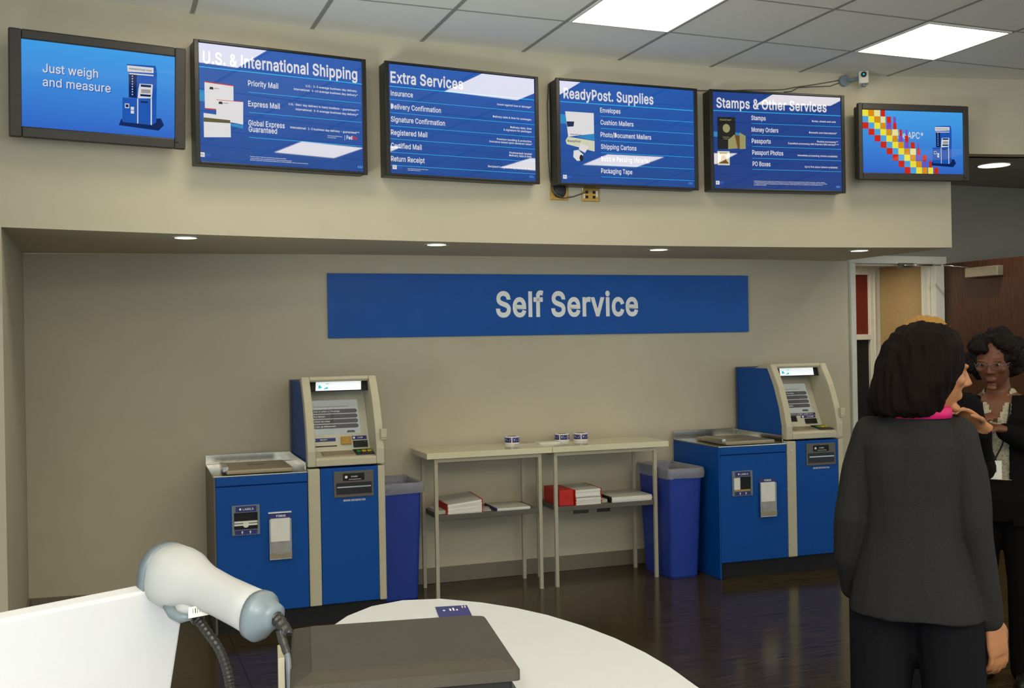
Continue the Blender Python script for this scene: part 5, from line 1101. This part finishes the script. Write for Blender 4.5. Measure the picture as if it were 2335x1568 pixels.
for x in (.105, -.10): limb(mb, [(x*.85, 0, .78), (x, -.008, .45), (x*1.02, .008, .06)], [.098, .084, .082])
remesh(mb, 'trousers', M['trouser'], p1, .009, 3); shoes(p1, .105, -.10, M['black'])
mb = MB(); mb.loft([ell(-.005, .012, 1.305, .080, .068), ell(-.008, .008, 1.348, .070, .062)]); mb.loft([ell(-.014, .004, 1.296, .092, .074), ell(-.020, .0, 1.320, .085, .072), ell(-.020, .0, 1.327, .078, .068)]); mb.build('pink_collar', M['pink'], p1, smooth=True)
mb = MB()
def hr(cx, cy, z, a, b): return [tuple(Vector(q)) for q in ell(cx, cy, z, a, b, 32, 2.2)]
mb.loft([hr(.020, .045, 1.302, .080, .056), hr(.015, .040, 1.318, .096, .078), hr(.009, .038, 1.35, .106, .088), hr(-.010, .034, 1.395, .114, .094), hr(-.026, .022, 1.45, .118, .100), hr(-.032, .012, 1.50, .107, .098), hr(-.034, .006, 1.535, .088, .085), hr(-.032, 0, 1.558, .058, .058), hr(-.032, 0, 1.567, .025, .025)])
remesh(mb, 'hair', M['hair'], p1, .006, 3, strand=.008)

# --- woman in the black jacket with a lanyard
p2 = empty('person', (3.69, 3.52, 0), math.atan2(-.80, .60))
tag(p2, 'person with curly black hair and glasses in black jacket, wearing a badge', 'person')
HM = Matrix.Translation((-.012, -.045, 1.405)) @ Matrix.Rotation(rad(-6), 4, 'Z') @ Matrix.Rotation(rad(14), 4, 'X')
mb = MB()
mb.loft([ell(0, 0, .72, .12, .085), ell(0, 0, .82, .16, .11), ell(0, 0, .95, .135, .095), ell(0, 0, 1.05, .13, .09), ell(0, 0, 1.16, .145, .10), ell(0, 0, 1.24, .125, .075), ell(0, 0, 1.28, .06, .05)])
limb(mb, [(0, .012, 1.24), (-.003, -.008, 1.30), (-.008, -.028, 1.36)], [.056, .050, .050])
head(mb, HM); legs(mb, .10, -.10)
limb(mb, [(-.145, 0, 1.22), (-.20, .02, 1.02), (-.105, -.20, 1.13)], [.045, .036, .024]); limb(mb, [(.145, 0, 1.22), (.20, .03, 1.0), (.04, -.20, 1.12)], [.045, .036, .024])
hand(mb, (-.095, -.222, 1.14), (.6, -.5, .45), (.35, .1, -.9), (-.4, .3, .8), .95, (.3, .4, .4)); hand(mb, (.025, -.215, 1.13), (-.9, -.25, .15), (.1, .2, -1), (.1, -.7, .6), .95, (.2, .3, .3))
remesh(mb, 'body', M['skin_dark'], p2, .0055, 2)
M['blouse'] = mat('grey tweed blouse', (158, 150, 128), .9, var=.45, scale=170)
rb = [(.852, .165, .12), (.88, .164, .118), (.95, .148, .106), (1.05, .142, .102), (1.16, .156, .112), (1.225, .130, .082), (1.262, .078, .062), (1.292, .060, .054)]
mb = MB(); mb.loft([ell(0, 0, z, a, b) for z, a, b in rb])
remesh(mb, 'blouse', M['blouse'], p2, .009, 3, cut=lambda c: c.y < -.01 and c.z > 1.15 and abs(c.x+.004) < (c.z-1.15)*.36)
mb = MB(); mb.loft([ell(0, .004, z, a+.016, b+.014) for z, a, b in [(.70, .165, .12)]+rb[:-1]])
limb(mb, [(-.142, 0, 1.215), (-.178, .012, 1.11), (-.20, .02, 1.01), (-.15, -.10, 1.08), (-.108, -.195, 1.125)], [.060, .060, .056, .048, .040]); limb(mb, [(.142, 0, 1.215), (.178, .012, 1.11), (.20, .03, .99), (.12, -.09, 1.06), (.045, -.195, 1.115)], [.060, .060, .056, .048, .040])
def opening(c): return c.y < -.03 and c.y > -.145 and abs(c.x+.005) < (.050 if c.z > .9 else .062)+max(0, c.z-1.15)*.12 and not (c.x > .045 and c.y < -.13)
remesh(mb, 'jacket', M['blackcloth'], p2, .009, 3, cut=opening, thick=.006)
mb = MB(); mb.loft([ell(0, 0, .72, .158, .128), ell(0, 0, .82, .172, .140), ell(0, 0, .90, .160, .122)])
for x in (.10, -.10): limb(mb, [(x*.85, 0, .78), (x, -.008, .45), (x*1.02, .008, .06)], [.098, .082, .080])
remesh(mb, 'trousers', M['blackcloth'], p2, .009, 3); shoes(p2, .10, -.10, M['black'])
mb = MB(); rnd = random.Random(4)
for i in range(60):
    u = rnd.uniform(0, 2*PI); w = rnd.uniform(-.75, 1)
    d = Vector((cos(u)*math.sqrt(1-w*w), sin(u)*math.sqrt(1-w*w), w))
    if d.y < -.35 and d.z < .55: continue
    mb.ball(Vector((0, .015, .015))+Vector((d.x*.090, d.y*.100, d.z*.105)), rnd.uniform(.028, .042), 10)
mb.ball((0, .02, .02), (.088, .09, .105), 20)
tfm(mb, lambda v: HM @ v)
remesh(mb, 'hair', M['hair_black'], p2, .007, 1, curl=.012)
mb = MB()
for s in (-1, 1):
    mb.tube([(s*.032+.021*cos(i*PI/8), -.100, .010+.015*sin(i*PI/8)) for i in range(17)], .0018, 6)
    mb.tube([(s*.053, -.100, .014), (s*.072, -.05, .012), (s*.076, .0, .008)], .0016, 6)
mb.tube([(-.011, -.1, .014), (0, -.103, .017), (.011, -.1, .014)], .0016, 6); tfm(mb, lambda v: HM @ v); mb.build('glasses', M['kdark'], p2)
M['lip'] = mat('dark lips', (92, 36, 32), .5)
for s in (-1, 1):
    mb = MB().ball((s*.031, -.0805, .012), (.011, .0045, .0042), 12); tfm(mb, lambda v: HM @ v); e_ = mb.build('eye', M['eye'], p2, smooth=True)
    mb = MB().ball((s*.031, -.086, .012), (.0055, .003, .0055), 10); tfm(mb, lambda v: HM @ v); mb.build('pupil', M['blackmatte'], e_)
mb = MB().ball((0, -.0925, -.057), (.019, .004, .0055), 10); tfm(mb, lambda v: HM @ v); mb.build('lips', M['lip'], p2, smooth=True)
ly = empty('lanyard'); ly.parent = p2
MB().tube([(-.062, -.045, 1.262), (-.058, -.108, 1.18), (-.03, -.122, 1.05), (-.006, -.128, .995)], .0038, 6).tube([(.05, -.045, 1.262), (.05, -.110, 1.18), (.022, -.124, 1.05), (-.004, -.128, .995)], .0038, 6).build('strap', M['blackmatte'], ly)
MB().box(-.029, .021, -.137, -.134, .905, .985).build('badge_card', M['paper'], ly); MB().box(-.016, -.0, -.1375, -.137, .935, .965).build('badge_photo', M['skin_dark'], ly); MB().box(-.009, .001, -.137, -.131, .985, .998).build('badge_clip', M['chrome'], ly)

# --- fair-haired woman hidden behind the first
p3 = empty('person', (2.775, 2.985, 0), math.atan2(-.42, .90))
tag(p3, 'person with long blonde hair, mostly hidden behind the charcoal blazer', 'person')
HM = Matrix.Translation((0, -.02, 1.465)) @ Matrix.Rotation(rad(10), 4, 'Z')
mb = MB()
mb.loft([ell(0, 0, .74, .12, .085), ell(0, 0, .84, .155, .10), ell(0, 0, .97, .125, .085), ell(0, 0, 1.07, .12, .08), ell(0, 0, 1.19, .14, .09), ell(0, 0, 1.28, .12, .07), ell(0, 0, 1.33, .06, .05)])
limb(mb, [(0, .01, 1.29), (0, -.005, 1.36), (0, -.015, 1.42)], [.055, .050, .050])
head(mb, HM); legs(mb, .095, -.095)
limb(mb, [(-.15, 0, 1.27), (-.19, .03, 1.03), (-.12, -.16, .95)], [.045, .036, .024]); limb(mb, [(.15, 0, 1.27), (.19, -.01, 1.05), (.145, -.15, 1.20)], [.045, .036, .024])
hand(mb, (-.10, -.185, .95), (.6, -.7, .1), (.6, .6, 0), (0, 0, 1), .95); hand(mb, (.138, -.165, 1.215), (-.75, -.15, .55), (-.2, -.3, -.9), (-.3, -.4, .8), .97, (.35, .5, .5))
remesh(mb, 'body', M['skin'], p3, .0055, 2)
mb = MB(); mb.loft([ell(0, 0, z, a, b) for z, a, b in ((.76, .165, .118), (.86, .165, .115), (.97, .145, .10), (1.07, .14, .096), (1.18, .155, .105), (1.245, .145, .09), (1.285, .11, .07), (1.315, .068, .056))])
limb(mb, [(-.145, 0, 1.262), (-.19, .03, 1.03), (-.125, -.15, .955)], [.058, .052, .036]); limb(mb, [(.145, 0, 1.262), (.19, -.01, 1.05), (.148, -.138, 1.185)], [.058, .052, .034])
remesh(mb, 'sweater', M['blackcloth'], p3, .009, 3)
mb = MB(); mb.loft([ell(0, 0, .76, .15, .105), ell(0, 0, .84, .155, .11)])
for x in (.095, -.095): limb(mb, [(x*.85, 0, .80), (x, -.008, .45), (x*1.02, .008, .06)], [.098, .082, .080])
remesh(mb, 'trousers', M['trouser'], p3, .009, 3); shoes(p3, .095, -.095, M['black'])
mb = MB()
mb.loft([hr(0, .03, 1.24, .10, .05), hr(0, .032, 1.28, .132, .075), hr(0, .03, 1.36, .136, .085), hr(0, .022, 1.44, .126, .092), hr(0, .010, 1.51, .112, .096), hr(0, .0, 1.555, .088, .088), hr(0, -.004, 1.588, .052, .056), hr(0, -.004, 1.598, .02, .02)])
remesh(mb, 'hair', M['hair_blonde'], p3, .006, 3, strand=.009)
